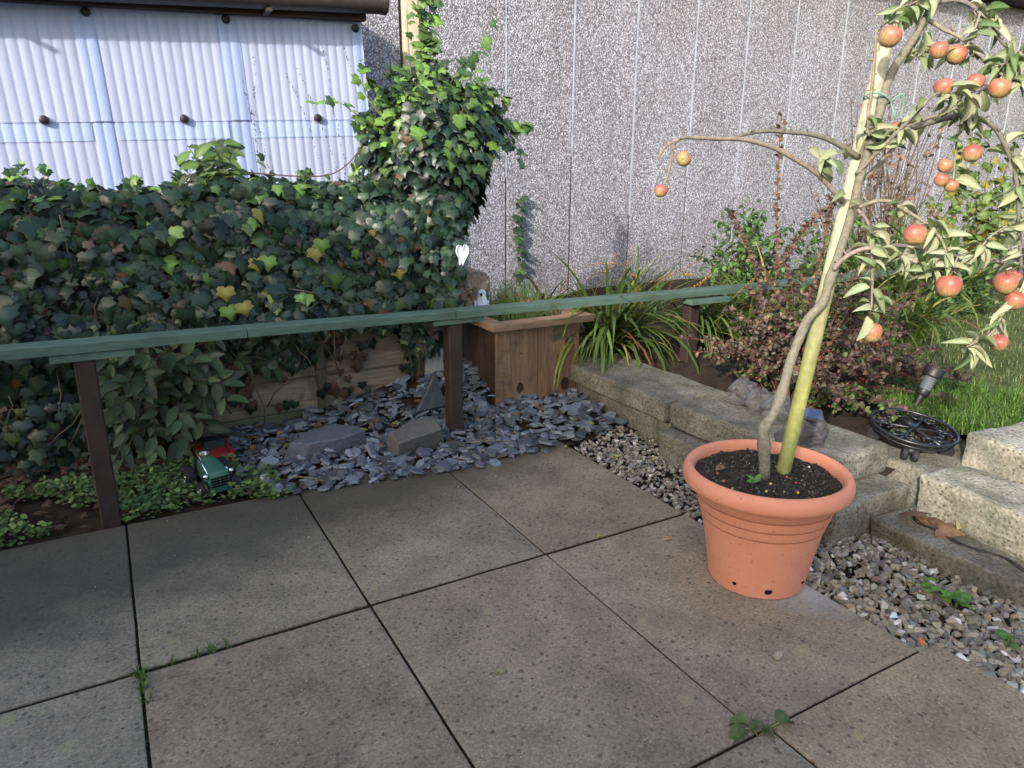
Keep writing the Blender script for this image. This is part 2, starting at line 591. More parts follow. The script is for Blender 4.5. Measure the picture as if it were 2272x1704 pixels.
# ------------------------------------------------------------------ leaf shapes (tip along +Y, face up +Z, unit length)
def sh_ivy(f=.18, curl=.12, w_=1.0):
    half = [(.15, -.14), (.40, -.12), (.55, .05), (.46, .19), (.62, .42), (.30, .57), (.0, 1.04)]
    mid = [(0, 0, 0), (0, .35, .03), (0, .65, .01), (0, 1.02, -curl)]
    vs = [Vector(q) for q in mid]
    for s in (1, -1):
        for x, y in half[:-1]:
            vs.append(Vector((s * x * w_, y, -abs(x) * f - curl * y * y * .6 + U(-.02, .02))))
    fs = []
    for s, o in ((1, 4), (-1, 10)):
        q = [(0, o, o + 1, o + 2, 1), (1, o + 2, o + 3, o + 4, 2), (2, o + 4, o + 5, 3)]
        fs += [t if s > 0 else t[::-1] for t in q]
    return vs, fs, [1.35, 1.35, 1.2, 1.0] + [.95] * 12

def sh_oval(f=.25, curl=.2, w_=.28, n=5, wave=.03, point=1.0):
    vs, fs, k = [], [], []
    for i in range(n + 1):
        t = i / n
        wd = w_ * math.sin(math.pi * min(1, t * .92 + .04)) ** .75 * (1 - .35 * t * point)
        if i == n: wd = .015
        if i == 0: wd = .02
        z = -curl * t * t
        wv = wave * math.sin(t * 9)
        vs += [Vector((-wd, t, z + wd * f * 2 + wv)), Vector((0, t, z)), Vector((wd, t, z + wd * f * 2 - wv))]
        k += [.95, 1.25, .95]
    for i in range(n):
        a = i * 3
        fs += [(a, a + 1, a + 4, a + 3), (a + 1, a + 2, a + 5, a + 4)]
    return vs, fs, k

def sh_blade(n=7, w_=.035, bend=.6, fold=.35):
    """long arching sword leaf: starts upright (+Y up the plant), bends over towards +Z"""
    vs, fs, k = [], [], []
    x = y = z = 0.0
    a = 0.0
    for i in range(n + 1):
        t = i / n
        wd = w_ * (min(1, t * 4 + .35)) * (1 - t ** 3) + .0015
        vs += [Vector((-wd, y, z + wd * fold)), Vector((0, y, z)), Vector((wd, y, z + wd * fold))]
        k += [.95, 1.15, .95]
        a = bend * (t ** 1.1) * 2.6
        y += math.cos(a) / n
        z += math.sin(a) / n
    for i in range(n):
        b = i * 3
        fs += [(b, b + 1, b + 4, b + 3), (b + 1, b + 2, b + 5, b + 4)]
    return vs, fs, k

def put(mb, shape, pos, B, s, col):
    vs, fs, k = shape
    P = Vector(pos)
    mb.add([P + B @ (v * s) for v in vs], fs, [tuple(c * q for c in col) for q in k])

class Leaves:
    """gathers leaves; the largest-showing ones become parts that share meshes, the rest one 'stuff' part"""
    def __init__(s, shapes, palette):
        s.shapes, s.pal, s.L = shapes, palette, []
    def add(s, pos, t, n, size, ci, rank=0.):
        s.L.append((rank + size * 1.0 / (Vector(pos) - CAM).length, Vector(pos), frame(t, n), size, ci, random.randrange(len(s.shapes))))
    def build(s, parent, mat, nparts, name='leaf', rest='foliage', base=Vector((0, 0, 0))):
        vis = [q for q in s.L if inview(q[1], 0)]
        vis.sort(key=lambda q: -q[0])
        parts = vis[:nparts]
        ids = set(id(q) for q in parts)
        cache = {}
        for r, p, B, sz, ci, k in parts:
            key = (ci, k)
            if key not in cache:
                mb = MB()
                put(mb, s.shapes[k], (0, 0, 0), Matrix.Identity(3), 1.0, jit(s.pal[ci], .2))
                cache[key] = mb.mesh(name, mat, True)
            o = link(name, cache[key], parent)
            mw = B.to_4x4() @ Matrix.Scale(sz, 4)
            mw.translation = p - base
            o.matrix_basis = mw
        mb = MB()
        for q in s.L:
            if id(q) in ids: continue
            put(mb, s.shapes[q[5]], q[1] - base, q[2], q[3], jit(s.pal[q[4]], .25))
        if mb.v:
            o = mb.build(rest, mat, parent, True)
            o['kind'] = 'stuff'

def rdir():
    v = Vector((random.gauss(0, 1), random.gauss(0, 1), random.gauss(0, 1)))
    return v.normalized()
# ------------------------------------------------------------------ ground
def nz(x, y, z=0, s=1.0):
    return mn.noise(Vector((x * s, y * s, z * s)))

def slate_h(x, y):
    h = 0.004 + .030 * sm((y - .86) / .35)
    h += .155 * sm((y - 1.28) / .45) * sm((x + .55) / .75) * sm((1.02 - x) / .5)
    return h + .006 * nz(x, y, 0, 9)

def bed_h(x, y):
    h = .10 + .10 * sm((x - 1.15) / .5) + .06 * sm((x - 1.8) / .8)
    return h + .012 * nz(x, y, 3, 4)

def sheet(name, x0, x1, y0, y1, nx, ny, fn, mat, keep=None, parent=None, col=(1, 1, 1)):
    mb = MB()
    vs, fs = [], []
    for j in range(ny + 1):
        for i in range(nx + 1):
            x = x0 + (x1 - x0) * i / nx
            y = y0 + (y1 - y0) * j / ny
            vs.append((x, y, fn(x, y)))
    for j in range(ny):
        for i in range(nx):
            x = x0 + (x1 - x0) * (i + .5) / nx
            y = y0 + (y1 - y0) * (j + .5) / ny
            if keep and not keep(x, y): continue
            a = j * (nx + 1) + i
            fs.append((a, a + 1, a + nx + 2, a + nx + 1))
    mb.add(vs, fs, col)
    return mb.build(name, mat, parent, True)

g = MB()
g.add([(-150, -150, -.09), (150, -150, -.09), (150, 150, -.09), (-150, 150, -.09)], [(0, 1, 2, 3)])
tag(g.build('ground', M['soil']), kind='structure')

# patio: slabs 600 x 900 with open joints
patio = empty('patio', None, None, (-1, 0, 0), kind='structure')
jb = MB()
jb.add([(-3.2, -3.8, -.015), (.598, -3.8, -.022), (.598, .895, -.015), (-3.2, .895, -.015)], [(0, 1, 2, 3)])
jb.build('joint_bed', M['joint'], patio)
tints = {(0, 0): (1, .98, .92), (0, 1): (1.06, 1.0, .96), (0, 2): (1.24, 1.13, 1.04), (1, 1): (1.05, 1.0, .97), (1, 2): (.94, .93, .91), (2, 1): (1.0, .95, .95), (2, 0): (.90, .91, .93), (3, 1): (.90, .91, .95), (3, 0): (.84, .85, .88), (1, 0): (.96, .96, .94)}
rows = [(.9, 0), (0, -.9), (-.9, -1.8), (-1.8, -2.7), (-2.7, -3.6)]
for ci in range(6):
    for ri, (y1, y0) in enumerate(rows):
        x1 = .6 - .6 * ci
        x0 = x1 - .6
        if ri >= 2:
            x1 += .035; x0 += .035
        if ri >= 2 and ci == 0: x1 += .03
        jx, jy = U(.0025, .0038), U(.003, .0042)
        if ci == 0 and ri == 0: jy = .009
        o = obox('slab', M['slab'], patio, x0 + jx, x1 - jx, y0 + (jy if ri else .010), y1 - jy, -.045, U(-.0015, .0015), .005, 2, .0012, 7)
        o.rotation_euler = (U(-.002, .002), U(-.002, .002), U(-.0015, .0015))
        o.color = (*tints.get((ci, ri), (1, .98, .96)), 1)

# moss, grit and grass in the joints
mb = MB()
for q in range(1500):
    if R() < .5:
        x, y = random.choice([0, -.6, -1.2]) + U(-.005, .005), U(-1.2, .88)
        if y < -.9: x += .035
    else:
        x, y = U(-1.9, .6), random.choice([0, -.9]) + U(-.005, .005)
    if mn.noise(Vector((x * 3, y * 3, 4))) < -.05: continue
    p = Vector((x, y, -.012))
    s = U(.003, .006)
    mb.add([p + rdir() * s for _ in range(4)], [(0, 1, 2), (0, 2, 3), (0, 3, 1), (1, 3, 2)], jit((.07, .085, .03) if R() < .75 else (.035, .028, .02)))
tag(mb.build('moss', M['stem']), kind='stuff')
mb = MB()
def tuft(mb, x, y, z, n, h, col, spread=.02, w_=.0022):
    for _ in range(n):
        a = U(0, 6.28)
        d = Vector((math.cos(a), math.sin(a), 0))
        p = Vector((x, y, z)) + d * U(0, spread)
        side = Vector((-d.y, d.x, 0)) * w_
        hh = h * U(.5, 1.1)
        lean = U(.2, .9)
        q1 = p + Vector((0, 0, hh * .55)) + d * hh * lean * .35
        q2 = p + Vector((0, 0, hh * .85)) + d * hh * lean * .95
        mb.add([p - side, p + side, q1 + side * .8, q1 - side * .8, q2], [(0, 1, 2, 3), (3, 2, 4)], jit(col, .35, .15))
for x, y, n in [(-1.2, .0, 26), (-1.195, -.03, 22), (-1.2, -.07, 16), (-1.19, -.12, 12), (-1.13, .0, 10), (-1.07, .002, 9), (-1.03, .0, 12), (-.99, .0, 6), (-1.21, -.005, 12)]:
    tuft(mb, x, y, -.008, n, .034, (.10, .14, .035), .012)
tag(mb.build('joint_grass', M['grass']), kind='stuff')

# garden beds behind
bed = sheet('garden_bed', .9, 14.5, -.42, 3.25, 110, 34, bed_h, M['soil'], lambda x, y: not (x < 1.3 and y < 1.5) and not (x < 1.85 and y < -.33))
tag(bed, kind='structure')
sheet_s = sheet('slate_bed', -.78, 1.25, .80, 3.2, 50, 60, lambda x, y: slate_h(x, y) - .012, M['soil'])
tag(sheet_s, kind='structure')
wb = sheet('weed_bed', -3.0, -.70, .90, 1.75, 40, 20, lambda x, y: -.012 + .03 * sm((y - .9) / .4) + .008 * nz(x, y, 1, 6), M['soil'])
tag(wb, kind='structure')
gb = sheet('gravel_bed', .60, 1.25, -3.5, .95, 10, 60, lambda x, y: -.028 + .006 * nz(x, y, 2, 6), M['soil'])
tag(gb, kind='structure')

# gravel and slate chippings: every big one its own part, the rest joined
def stones(parent, protos, places, nparts, mat, name, rest):
    """places: (pos, Matrix3, size, colour)"""
    key = []
    for i, (p, B, s, c, up_) in enumerate(places):
        key.append((up_ + s / (Vector(p) - CAM).length * 3, i) if inview(p, -.005) else (-1, i))
    key.sort(reverse=True)
    chosen = [i for k, i in key[:nparts] if k > 0]
    cset = set(chosen)
    cache = {}
    for i in chosen:
        p, B, s, c, u_ = places[i]
        k = random.randrange(len(protos))
        cq = min(range(len(c[1])), key=lambda q: q != c[0])
        kk = (k, c[0])
        if kk not in cache:
            mb = MB()
            mb.add(*protos[k], jit(c[1][c[0]], .12))
            cache[kk] = mb.mesh(name, mat)
        o = link(name, cache[kk], parent)
        mw = (B * s).to_4x4()
        mw.translation = p
        o.matrix_basis = mw
    mb = MB()
    for i, (p, B, s, c, u_) in enumerate(places):
        if i in cset: continue
        vs, fs = random.choice(protos)
        P = Vector(p)
        mb.add([P + B @ (v * s) for v in vs], fs, jit(c[1][c[0]], .25))
    tag(mb.build(rest, mat, parent), kind='stuff')

def pebble_proto():
    a, b, c = 1, U(.6, .9), U(.4, .65)
    pts = []
    for _ in range(13):
        d = rdir() * U(.85, 1.05)
        pts.append(Vector((d.x * a, d.y * b, d.z * c)))
    return hull(pts)

def flake_proto():
    n = random.randint(5, 7)
    a0 = U(0, 6)
    el = U(.55, .95)
    t = U(.10, .20)
    ring = [(math.cos(a0 + 6.283 * i / n + U(-.3, .3)) * U(.75, 1.1), math.sin(a0 + 6.283 * i / n + U(-.3, .3)) * U(.75, 1.1) * el) for i in range(n)]
    pts = [Vector((x, y, -t)) for x, y in ring] + [Vector((x * .86 + U(-.05, .05), y * .86, t + U(-.03, .03))) for x, y in ring]
    return hull(pts)

PP = [pebble_proto() for _ in range(22)]
FP = [flake_proto() for _ in range(24)]
GC = [(.20, .172, .128), (.27, .24, .185), (.125, .112, .09), (.37, .345, .29), (.21, .165, .115), (.185, .18, .165), (.52, .50, .45)]
GW = [26, 20, 22, 9, 10, 12, 2]
gp = []
def gravel_edge(y):   # patio side
    return .605 if y > -.9 else .665
for _ in range(6200):
    y = U(-1.75, .98)
    x = U(gravel_edge(y), 1.16)
    if y > .55 and (y - .74) > (x - .62) * .42 + .03 * nz(x, y, 0, 12): continue
    if x > .99 and y > .5: continue
    if x > .93 and -.40 < y <= .5: continue
    if x > 1.06 and y < -.4: continue
    s = U(.009, .0185) * (1.15 if y < -.2 else .9)
    lay = U(0, .018)
    B = Euler((U(-.7, .7), U(-.7, .7), U(0, 6.3))).to_matrix()
    gp.append(((x, y, -.022 + lay + (.008 if y > .3 else 0)), B, s, (random.choices(range(7), GW)[0], GC), lay * .5))
grav = empty('gravel', None, None, (.85, 0, 0), kind='stuff')
stones(grav, PP, gp, 280, M['stone'], 'stone', 'gravel_stones')

SC = [(.075, .086, .103), (.108, .123, .145), (.044, .050, .060), (.138, .156, .184), (.052, .051, .050), (.18, .20, .23)]
SW = [30, 30, 18, 14, 8, 5]
sp = []
for _ in range(3900):
    x, y = U(-.80, 1.15), U(.70, 2.5)
    if x < -.70 and y < .98: continue
    f = .885 - .10 * sm((x + .55) / .5) * (1 - .0 * x) + .022 * nz(x, y, 0, 9)
    if x > .45: f += (x - .45) * .22
    if y < f - .03: continue
    if y < f and R() < .5: continue
    if .57 < x < 1.04 and 1.37 < y < 1.98: continue
    if x > .99 + .12 * max(0, y - 1.0): continue
    if y > 1.62 and x < .18: continue
    far = y > 1.4
    s = U(.018, .042) * (1.2 if R() < .25 else .95)
    lay = U(0, .034)
    z = slate_h(x, y) - .006 + lay
    if y < .9: z = max(z, .003 + lay * .6)
    tl = .30 if y > .95 else .2
    B = Euler((random.gauss(0, tl), random.gauss(0, tl), U(0, 6.3))).to_matrix()
    sp.append(((x, y, z), B, s, (random.choices(range(6), SW)[0], SC), lay * .7))
slates = empty('slate_chippings', None, None, (.2, 1.2, .02), kind='stuff')
stones(slates, FP, sp, 295, M['slate'], 'slate', 'slate_chips')

# ------------------------------------------------------------------ garage with pebbledash panels
gar = empty('garage', 'long grey pebbledashed concrete panel garage wall with pale vertical seams behind the garden', 'garage', (3.5, 3.2, 0))
seams = [-3.4, -2.8, -2.2, -1.6, -1.0, -.4, .2, .80, 1.0, 1.607, 2.20, 2.80, 3.42, 4.01, 4.61, 5.27, 5.87, 6.47, 7.07, 7.67, 8.27, 8.87, 9.47, 10.07, 10.67, 11.27, 11.87, 12.47, 13.07]
for a, b in zip(seams[:-1], seams[1:]):
    if abs(a - .80) < .01: continue
    obox('wall_panel', M['pebble'], gar, a + .007, b - .007, 3.2, 3.28, -.05, 2.95, .004)
mb = MB()
box(mb, -3.4, 13.07, 3.216, 3.27, -.04, 2.94)
mb.build('joint_backing', M['eave'], gar)
for s in seams[1:-1]:
    if s < .9: continue
    z0 = .85 + .55 * R()
    pts = []
    mb = MB()
    n = 90
    for i in range(n):
        za, zb = z0 + (2.94 - z0) * i / n, z0 + (2.94 - z0) * (i + 1) / n
        wa = max(.0025, .0062 + .004 * nz(s, za, 0, 6) + .004 * nz(s, za, 4, 30))
        box(mb, s - wa, s + wa, 3.196 - .002 * R(), 3.226, za, zb, (1, 1, 1))
    mb.build('seam_filler', M['mastic'], gar)
obox('corner_post', M['pale_post'], gar, .815, .925, 3.165, 3.27, 0, 2.94, .006)
obox('fascia_board', M['eave'], gar, .95, 13.2, 2.98, 3.20, 2.95, 3.09, .006)
obox('roof', M['eave'], gar, -3.4, 13.2, 2.95, 6.2, 3.092, 3.15, .01)
obox('end_wall', M['pebble'], gar, 13.08, 13.16, 3.2, 6.1, -.05, 2.95, .004)
obox('back_wall', M['pebble'], gar, -3.4, 13.07, 6.02, 6.1, -.05, 2.95, .004)

# ------------------------------------------------------------------ corrugated lean-to
lt = empty('lean_to', 'lean-to clad in pale bluish corrugated plastic sheets with dark gutter above the ivy', 'lean-to', (0, 2.6, 1.5), (0, rad(-2.3), 0), local=True)
PIT, AMP = .048, .0025
def corr(x0, x1, z0, z1, y, mat, name, amp=AMP, parent=lt, ph=0.0):
    mb = MB()
    n = max(2, int((x1 - x0) / PIT * 12))
    vs, fs = [], []
    for j in range(2):
        for i in range(n + 1):
            x = x0 + (x1 - x0) * i / n
            vs.append((x, y - amp * (2 * abs(math.sin((x + ph) / PIT * math.pi)) ** .7 - 1), (z0, z1)[j]))
    for i in range(n):
        fs.append((i, i + 1, n + 2 + i, n + 1 + i))
    mb.add(vs, fs)
    return mb.build(name, mat, parent, True)
xs = [-2.75, -1.74, -1.05, -.395, .33]
for a, b in zip(xs[:-1], xs[1:]):
    corr(a, b - .003, -.015, .56, 0, M['sheet'], 'upper_sheet')
    corr(a, b - .003, -1.2, .02, .0085, M['sheet'], 'lower_sheet')
for x, w_ in ((-1.74, .04), (-1.05, .042), (-.385, .052), (.318, .03)):  # bluish strips paint the battens' shade seen through the sheets
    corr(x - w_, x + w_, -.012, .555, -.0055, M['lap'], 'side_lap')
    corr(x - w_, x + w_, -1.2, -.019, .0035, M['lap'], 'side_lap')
for a, b in zip(xs[:-1], xs[1:]):  # bluish band below the lap paints the purlin's shade through the sheets
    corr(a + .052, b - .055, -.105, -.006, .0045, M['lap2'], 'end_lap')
for x, z in ((-1.305, -.004), (-.67, -.004), (.04, -.004), (-1.036, .487), (-.39, .487), (.31, .475), (-1.7, .487), (-2.0, -.004)):
    mb = MB()
    lathe(mb, [(.001, .014), (.013, .013), (.020, .009), (.022, .0), (.022, -.012)], 16, (0, 0, 0), M=Matrix.Rotation(rad(90), 3, 'X'))
    o = mb.build('screw_cap', M['black'], lt, True, 40)
    o.location = (x, -.012, z)
mb = MB(); box(mb, -2.75, .36, -.07, -.012, .508, .70); mb.build('fascia_board', M['fascia'], lt)
mb = MB(); box(mb, -2.75, .36, .03, .09, -.04, .03); mb.build('rail', M['fascia'], lt)
for x in (-1.74, -1.05, -.395, .29):
    mb = MB(); box(mb, x - .03, x + .03, .03, .09, -1.4, .56); mb.build('post', M['fascia'], lt)
mb = MB()
pts = [(-2.8, -.140, .548), (.445, -.140, .596)]
tube(mb, pts, .064, .064, 20)
mb.build('gutter', M['gutter'], lt, True, 50)
mb = MB(); lathe(mb, [(.0, -.006), (.066, -.006), (.068, 0), (.068, .022), (.064, .024)], 20, M=Matrix.Rotation(rad(90), 3, 'Y'))
o = mb.build('gutter_cap', M['gutter'], lt, True, 40); o.location = (.43, -.140, .5957)
for x in (-1.5, -.2):
    mb = MB(); box(mb, x - .012, x + .012, -.207, -.06, .488 + (x + 1) * .021, .503 + (x + 1) * .021); mb.build('gutter_bracket', M['gutter'], lt)
mb = MB(); box(mb, -2.8, .37, -.12, .58, .70, .712); mb.build('roof', M['sheet'], lt)
mb = MB(); box(mb, .345, .352, .03, .55, -1.3, .56); mb.build('side_sheet', M['sheet'], lt)
mb = MB()
for q in range(7):                                  # dried tendril marks left by the ivy
    x, z = U(-.3, .25), U(.2, .42)
    if q > 4: x, z = -.34 + U(-.02, .02), U(.0, .25)
    dx = U(-.05, .25)
    while z > -.4 and x < .3:
        if R() < .5:
            a = U(0, 3)
            l = U(.003, .009)
            d = Vector((math.cos(a) * .6, 0, math.sin(a))) * l
            e = Vector((-d.z, 0, d.x)).normalized() * U(.001, .0025)
            p = Vector((x, -.012, z))
            mb.add([p - d - e, p - d + e, p + d + e * 1.4, p + d - e], [(0, 1, 2, 3)], (.06, .055, .05))
        z -= U(.006, .02)
        x += dx * U(0, .03) + U(-.006, .006)
tag(mb.build('dead_tendrils', M['stem'], lt), kind='stuff')

# ------------------------------------------------------------------ unseen house behind the camera, outline shaped to lay shade on the patio
hs = empty('house', 'rendered house with a long sloping roof standing behind the patio', 'house', (-6, -3.6, 0))
prof = [(-14, -.05), (.5, -.05), (-.35, .53), (-7.5, 4.80), (-14, 4.80)]
mb = MB()
k = len(prof)
mb.add([(x, -3.0, z) for x, z in prof] + [(x, -4.6, z) for x, z in prof], [tuple(range(k)), tuple(range(2 * k - 1, k - 1, -1))] + [(i, k + i, k + (i + 1) % k, (i + 1) % k) for i in range(k)])
mb.build('wall', M['brick'], hs)
mb = MB()
mb.add([(-.30, -2.98, .54), (-.30, -4.62, .54), (-7.5, -4.62, 4.84), (-7.5, -2.98, 4.84), (-14.1, -2.98, 4.84), (-14.1, -4.62, 4.84),
        (-.30, -2.98, .48), (-.30, -4.62, .48), (-7.5, -4.62, 4.804), (-7.5, -2.98, 4.804), (-14.1, -2.98, 4.804), (-14.1, -4.62, 4.804)],
       [(0, 1, 2, 3), (3, 2, 5, 4), (6, 9, 8, 7), (9, 10, 11, 8), (0, 3, 9, 6), (3, 4, 10, 9), (1, 7, 8, 2), (2, 8, 11, 5), (0, 6, 7, 1), (4, 5, 11, 10)])
mb.build('roof', M['slate'], hs)
# ------------------------------------------------------------------ timber fence under the ivy
fen = empty('fence', 'weathered overlapped timber fence panel half hidden under the ivy hedge', 'fence', (-.8, 1.65, 0))
FY = 1.65
obox('gravel_board', M['gravel_board'], fen, -2.9, .30, FY, FY + .03, -.06, .075, .004)
obox('bottom_rail', M['fence'], fen, -2.9, .28, FY - .004, FY + .02, .078, .125, .003)
zz = .128
k = 0
while zz < 1.0:
    h = U(.105, .125)
    mb = MB()
    n = 40
    vs, fs = [], []
    for i in range(n + 1):
        x = -2.9 + 3.17 * i / n
        wv = .006 * nz(x, k * 3.1, 0, 3) + .004 * nz(x, k * 3.1, 0, 9)
        yb = FY + .004
        vs += [(x, yb - .014, zz + wv), (x, yb + .012, zz + h + .02 + wv * .5), (x, yb - .003, zz + wv), (x, yb + .018, zz + h + .02 + wv * .5)]
    for i in range(n):
        a, b = i * 4, i * 4 + 4
        fs += [(a, b, b + 1, a + 1), (a + 2, a, a + 1, a + 3), (b + 2, a + 2, a + 3, b + 3), (a, a + 2, b + 2, b)]
    mb.add(vs, fs, jit((1, 1, 1), .15, .03))
    mb.build('board', M['fence'], fen)
    zz += h
    k += 1
for x in (-2.2, -1.25, -.292):
    obox('batten', M['batten'], fen, x - .022, x + .022, FY - .035, FY - .012, .08, 1.10, .003)
obox('fence_post', M['conc'], fen, .255, .36, FY - .03, FY + .07, -.05, 1.3, .008, 2, .004, 2)

# ------------------------------------------------------------------ ivy
IVY = [sh_ivy(U(.08, .3), U(.02, .3), U(.85, 1.1)) for _ in range(6)]
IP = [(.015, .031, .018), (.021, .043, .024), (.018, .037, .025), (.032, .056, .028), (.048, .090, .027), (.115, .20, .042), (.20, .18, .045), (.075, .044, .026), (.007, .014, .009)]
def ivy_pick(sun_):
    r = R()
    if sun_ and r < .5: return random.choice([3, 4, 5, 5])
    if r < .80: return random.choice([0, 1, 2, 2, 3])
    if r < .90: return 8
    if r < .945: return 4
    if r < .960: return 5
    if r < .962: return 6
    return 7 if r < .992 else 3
def top_z(x): return 1.165 + .035 * nz(x, 0, 0, 2.2) + .018 * nz(x, 0, 5, 7) - .03 * sm((x + 1.35) / .3) * sm((-.65 - x) / .3)
def ivy_lower(x):
    if x < -1.02: return .0
    if x < -.62: return .05 + .40 * sm((x + 1.02) / .35)
    if x < -.30: return .33 + .12 * nz(x, 1, 2, 9)
    if x < .12: return .50 + .04 * nz(x, 1, 2, 7)
    return .40 + .05 * nz(x, 1, 2, 7)
ivy = empty('ivy', 'broad dark green ivy hedge with scattered lime and yellow leaves hanging over the timber fence', 'ivy', (-.8, 1.65, .0))
L = Leaves(IVY, IP)
for layer, cnt in ((0, 3400), (1, 5400)):
    for _ in range(cnt):
        x = U(-2.2, .355)
        s = R()
        zt = top_z(x)
        zl = ivy_lower(x)
        if s < .80:
            z = zl + (zt + .0 - zl) * R()
            if z < zl: continue
            y = 1.62 - .20 * sm((z - .35) / .30) + .075 * nz(x, z, 0, 5) + .05 * nz(x, z, 7, 14)
            if z > zt - .16: y += .10 * sm((z - zt + .16) / .1)
            nrm = Vector((0, -1, .45))
            t = Vector((0, -.25, -1))
            if x < -1.03: y -= .10 * sm((.5 - z) / .3)
        else:
            y = U(1.5, 1.95)
            z = zt + .03 * nz(x, y, 0, 8) - .45 * max(0, 1.6 - y) - U(0, .05)
            nrm = Vector((0, -.55, .8))
            t = Vector((U(-.8, .8), -.8, -.2))
        if layer == 0: y += .07
        elif R() < .25: y -= U(0, .05)
        nrm += rdir() * .50
        t += rdir() * .40
        sz = U(.033, .063) if R() < .85 else U(.062, .080)
        c = ivy_pick(False)
        if layer == 0: c = random.choice([0, 8, 8, 2, 7])  # inner leaves get the darkest colours, painting the shade within the hedge
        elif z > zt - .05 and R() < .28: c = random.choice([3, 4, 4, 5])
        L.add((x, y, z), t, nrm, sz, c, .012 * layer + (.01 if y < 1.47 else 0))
for _ in range(190):                                # thin dead and hanging leaves over the bare boards
    x = U(-.75, .30)
    z = U(.12, .45)
    if nz(x, z, 9, 8) < .05: continue
    L.add((x, 1.615 - U(0, .03), z), Vector((U(-.4, .4), 0, -1)), Vector((0, -1, .2)) + rdir() * .5, U(.025, .055), random.choice([7, 7, 0, 8]), 0)
for x, z, c in ((-.585, .855, 6), (-.72, .745, 6), (-.66, .675, 6), (-.34, .885, 6), (-.72, .665, 5), (-.31, .92, 5), (-.54, .86, 5)):
    L.add((x, 1.36, z), Vector((U(-.3, .3), -.1, -1)), Vector((0, -1, .35)), .062, c, .05)
mbt = MB()
for _ in range(34):
    x = U(-1.9, .05)
    y = U(1.5, 1.75)
    z = top_z(x) - .03
    t_ = Vector((U(-.4, .4), U(-.3, .1), 1)).normalized()
    ln = U(.05, .13)
    tube(mbt, [(x, y, z), Vector((x, y, z)) + t_ * ln], .002, .001, 4, (.12, .14, .06))
    for i in range(random.randint(4, 7)):
        L.add(Vector((x, y, z)) + t_ * ln * U(.3, 1), rdir() + Vector((0, -.3, -.2)), Vector((0, -.6, .8)) + rdir() * .7, U(.022, .045), random.choice([3, 4, 4, 5]), .0)
tag(mbt.build('sprigs', M['stem'], ivy), kind='stuff')
L.build(ivy, M['ivy'], 230)
mb = MB()
for _ in range(46):
    x, z = U(-2.1, .2), U(.05, .72)
    pts = [(x, U(1.46, 1.6), z)]
    d = Vector((U(-.5, .5), 0, 1))
    for i in range(6):
        d = (d + rdir() * .4).normalized()
        q = Vector(pts[-1]) + d * U(.05, .09)
        q.y = max(1.43, min(1.62, q.y)); q.z = min(q.z, 1.06)
        pts.append(tuple(q))
    tube(mb, pts, U(.0025, .005), .002, 5, jit((.09, .07, .05)))
for pts in ([(-.48, 1.40, .72), (-.38, 1.38, .70), (-.25, 1.38, .655)], [(-.55, 1.55, 1.20), (-.35, 1.56, 1.185), (-.2, 1.58, 1.19), (-.1, 1.6, 1.24), (-.03, 1.6, 1.32)], [(-1.26, 1.42, 1.05), (-1.255, 1.41, .95), (-1.25, 1.40, .83)]):
    tube(mb, spline(pts), .0035, .0025, 5, (.12, .095, .07))
tag(mb.build('stems', M['stem'], ivy, True), kind='stuff')

icol = empty('ivy_column', 'tall bushy ivy mound with bright sunlit shoots on the post at the fence end', 'ivy', (.3, 1.65, 0))
L = Leaves(IVY, IP)
RAD = [(.30, .08), (.45, .11), (.6, .14), (.8, .17), (.95, .205), (1.1, .25), (1.22, .29), (1.34, .315), (1.44, .325), (1.50, .29), (1.57, .20), (1.63, .10), (1.70, .03)]
def crad(z):
    for (a, ra), (b, rb) in zip(RAD, RAD[1:]):
        if a <= z <= b: return ra + (rb - ra) * (z - a) / (b - a)
    return .05
for layer, cnt in ((0, 1000), (1, 2300)):
    for _ in range(cnt):
        z = .30 + 1.40 * R() ** .8
        a = U(0, 2 * math.pi)
        if math.sin(a) > .55: continue
        r = crad(z) * (1 + .30 * nz(a * 2, z * 5, 0, 1) + .12 * nz(a * 5, z * 12, 3, 1) + U(-.1, .08))
        cx = .30 - .05 * sm((1.1 - z) / .5) + .035 * sm((z - 1.1) / .3)
        if layer == 0: r *= .75
        p = Vector((cx + math.cos(a) * r, 1.65 + math.sin(a) * r * .85, z + U(-.02, .02)))
        out = Vector((math.cos(a), math.sin(a), .25 + 1.2 * sm((z - 1.40) / .2)))
        nrm = out.normalized() + rdir() * .45
        t = Vector((math.cos(a) * .5, math.sin(a) * .5, -1)) + rdir() * .45
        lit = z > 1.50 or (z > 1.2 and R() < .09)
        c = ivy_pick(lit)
        if layer == 0: c = random.choice([0, 8, 8])  # darkest greens paint the shade inside the mound
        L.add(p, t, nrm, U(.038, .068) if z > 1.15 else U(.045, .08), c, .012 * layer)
mb = MB()
def shoot(pts, n, size, r0=.004, cols=(4, 5, 5)):
    P = spline(pts, 5)
    tube(mb, P, r0, .0015, 5, (.14, .15, .06))
    for i in range(n):
        q = (i + R() * .6) / n * (len(P) - 1)
        k_ = min(int(q), len(P) - 2)
        p = P[k_].lerp(P[k_ + 1], q - k_)
        d = rdir(); d.z *= .5; d.y = -abs(d.y) - .2
        L.add(p + d * size * .4, d + Vector((0, 0, -.5)), Vector((0, -.8, .6)) + rdir() * .6, size * U(.8, 1.4), random.choice(cols), .004)
shoot([(.31, 1.60, 1.50), (.295, 1.62, 1.65), (.31, 1.66, 1.80), (.30, 1.68, 1.97), (.31, 1.7, 2.12)], 34, .048)
shoot([(.34, 1.62, 1.5), (.35, 1.66, 1.7), (.345, 1.68, 1.85), (.36, 1.7, 2.02)], 34, .052)
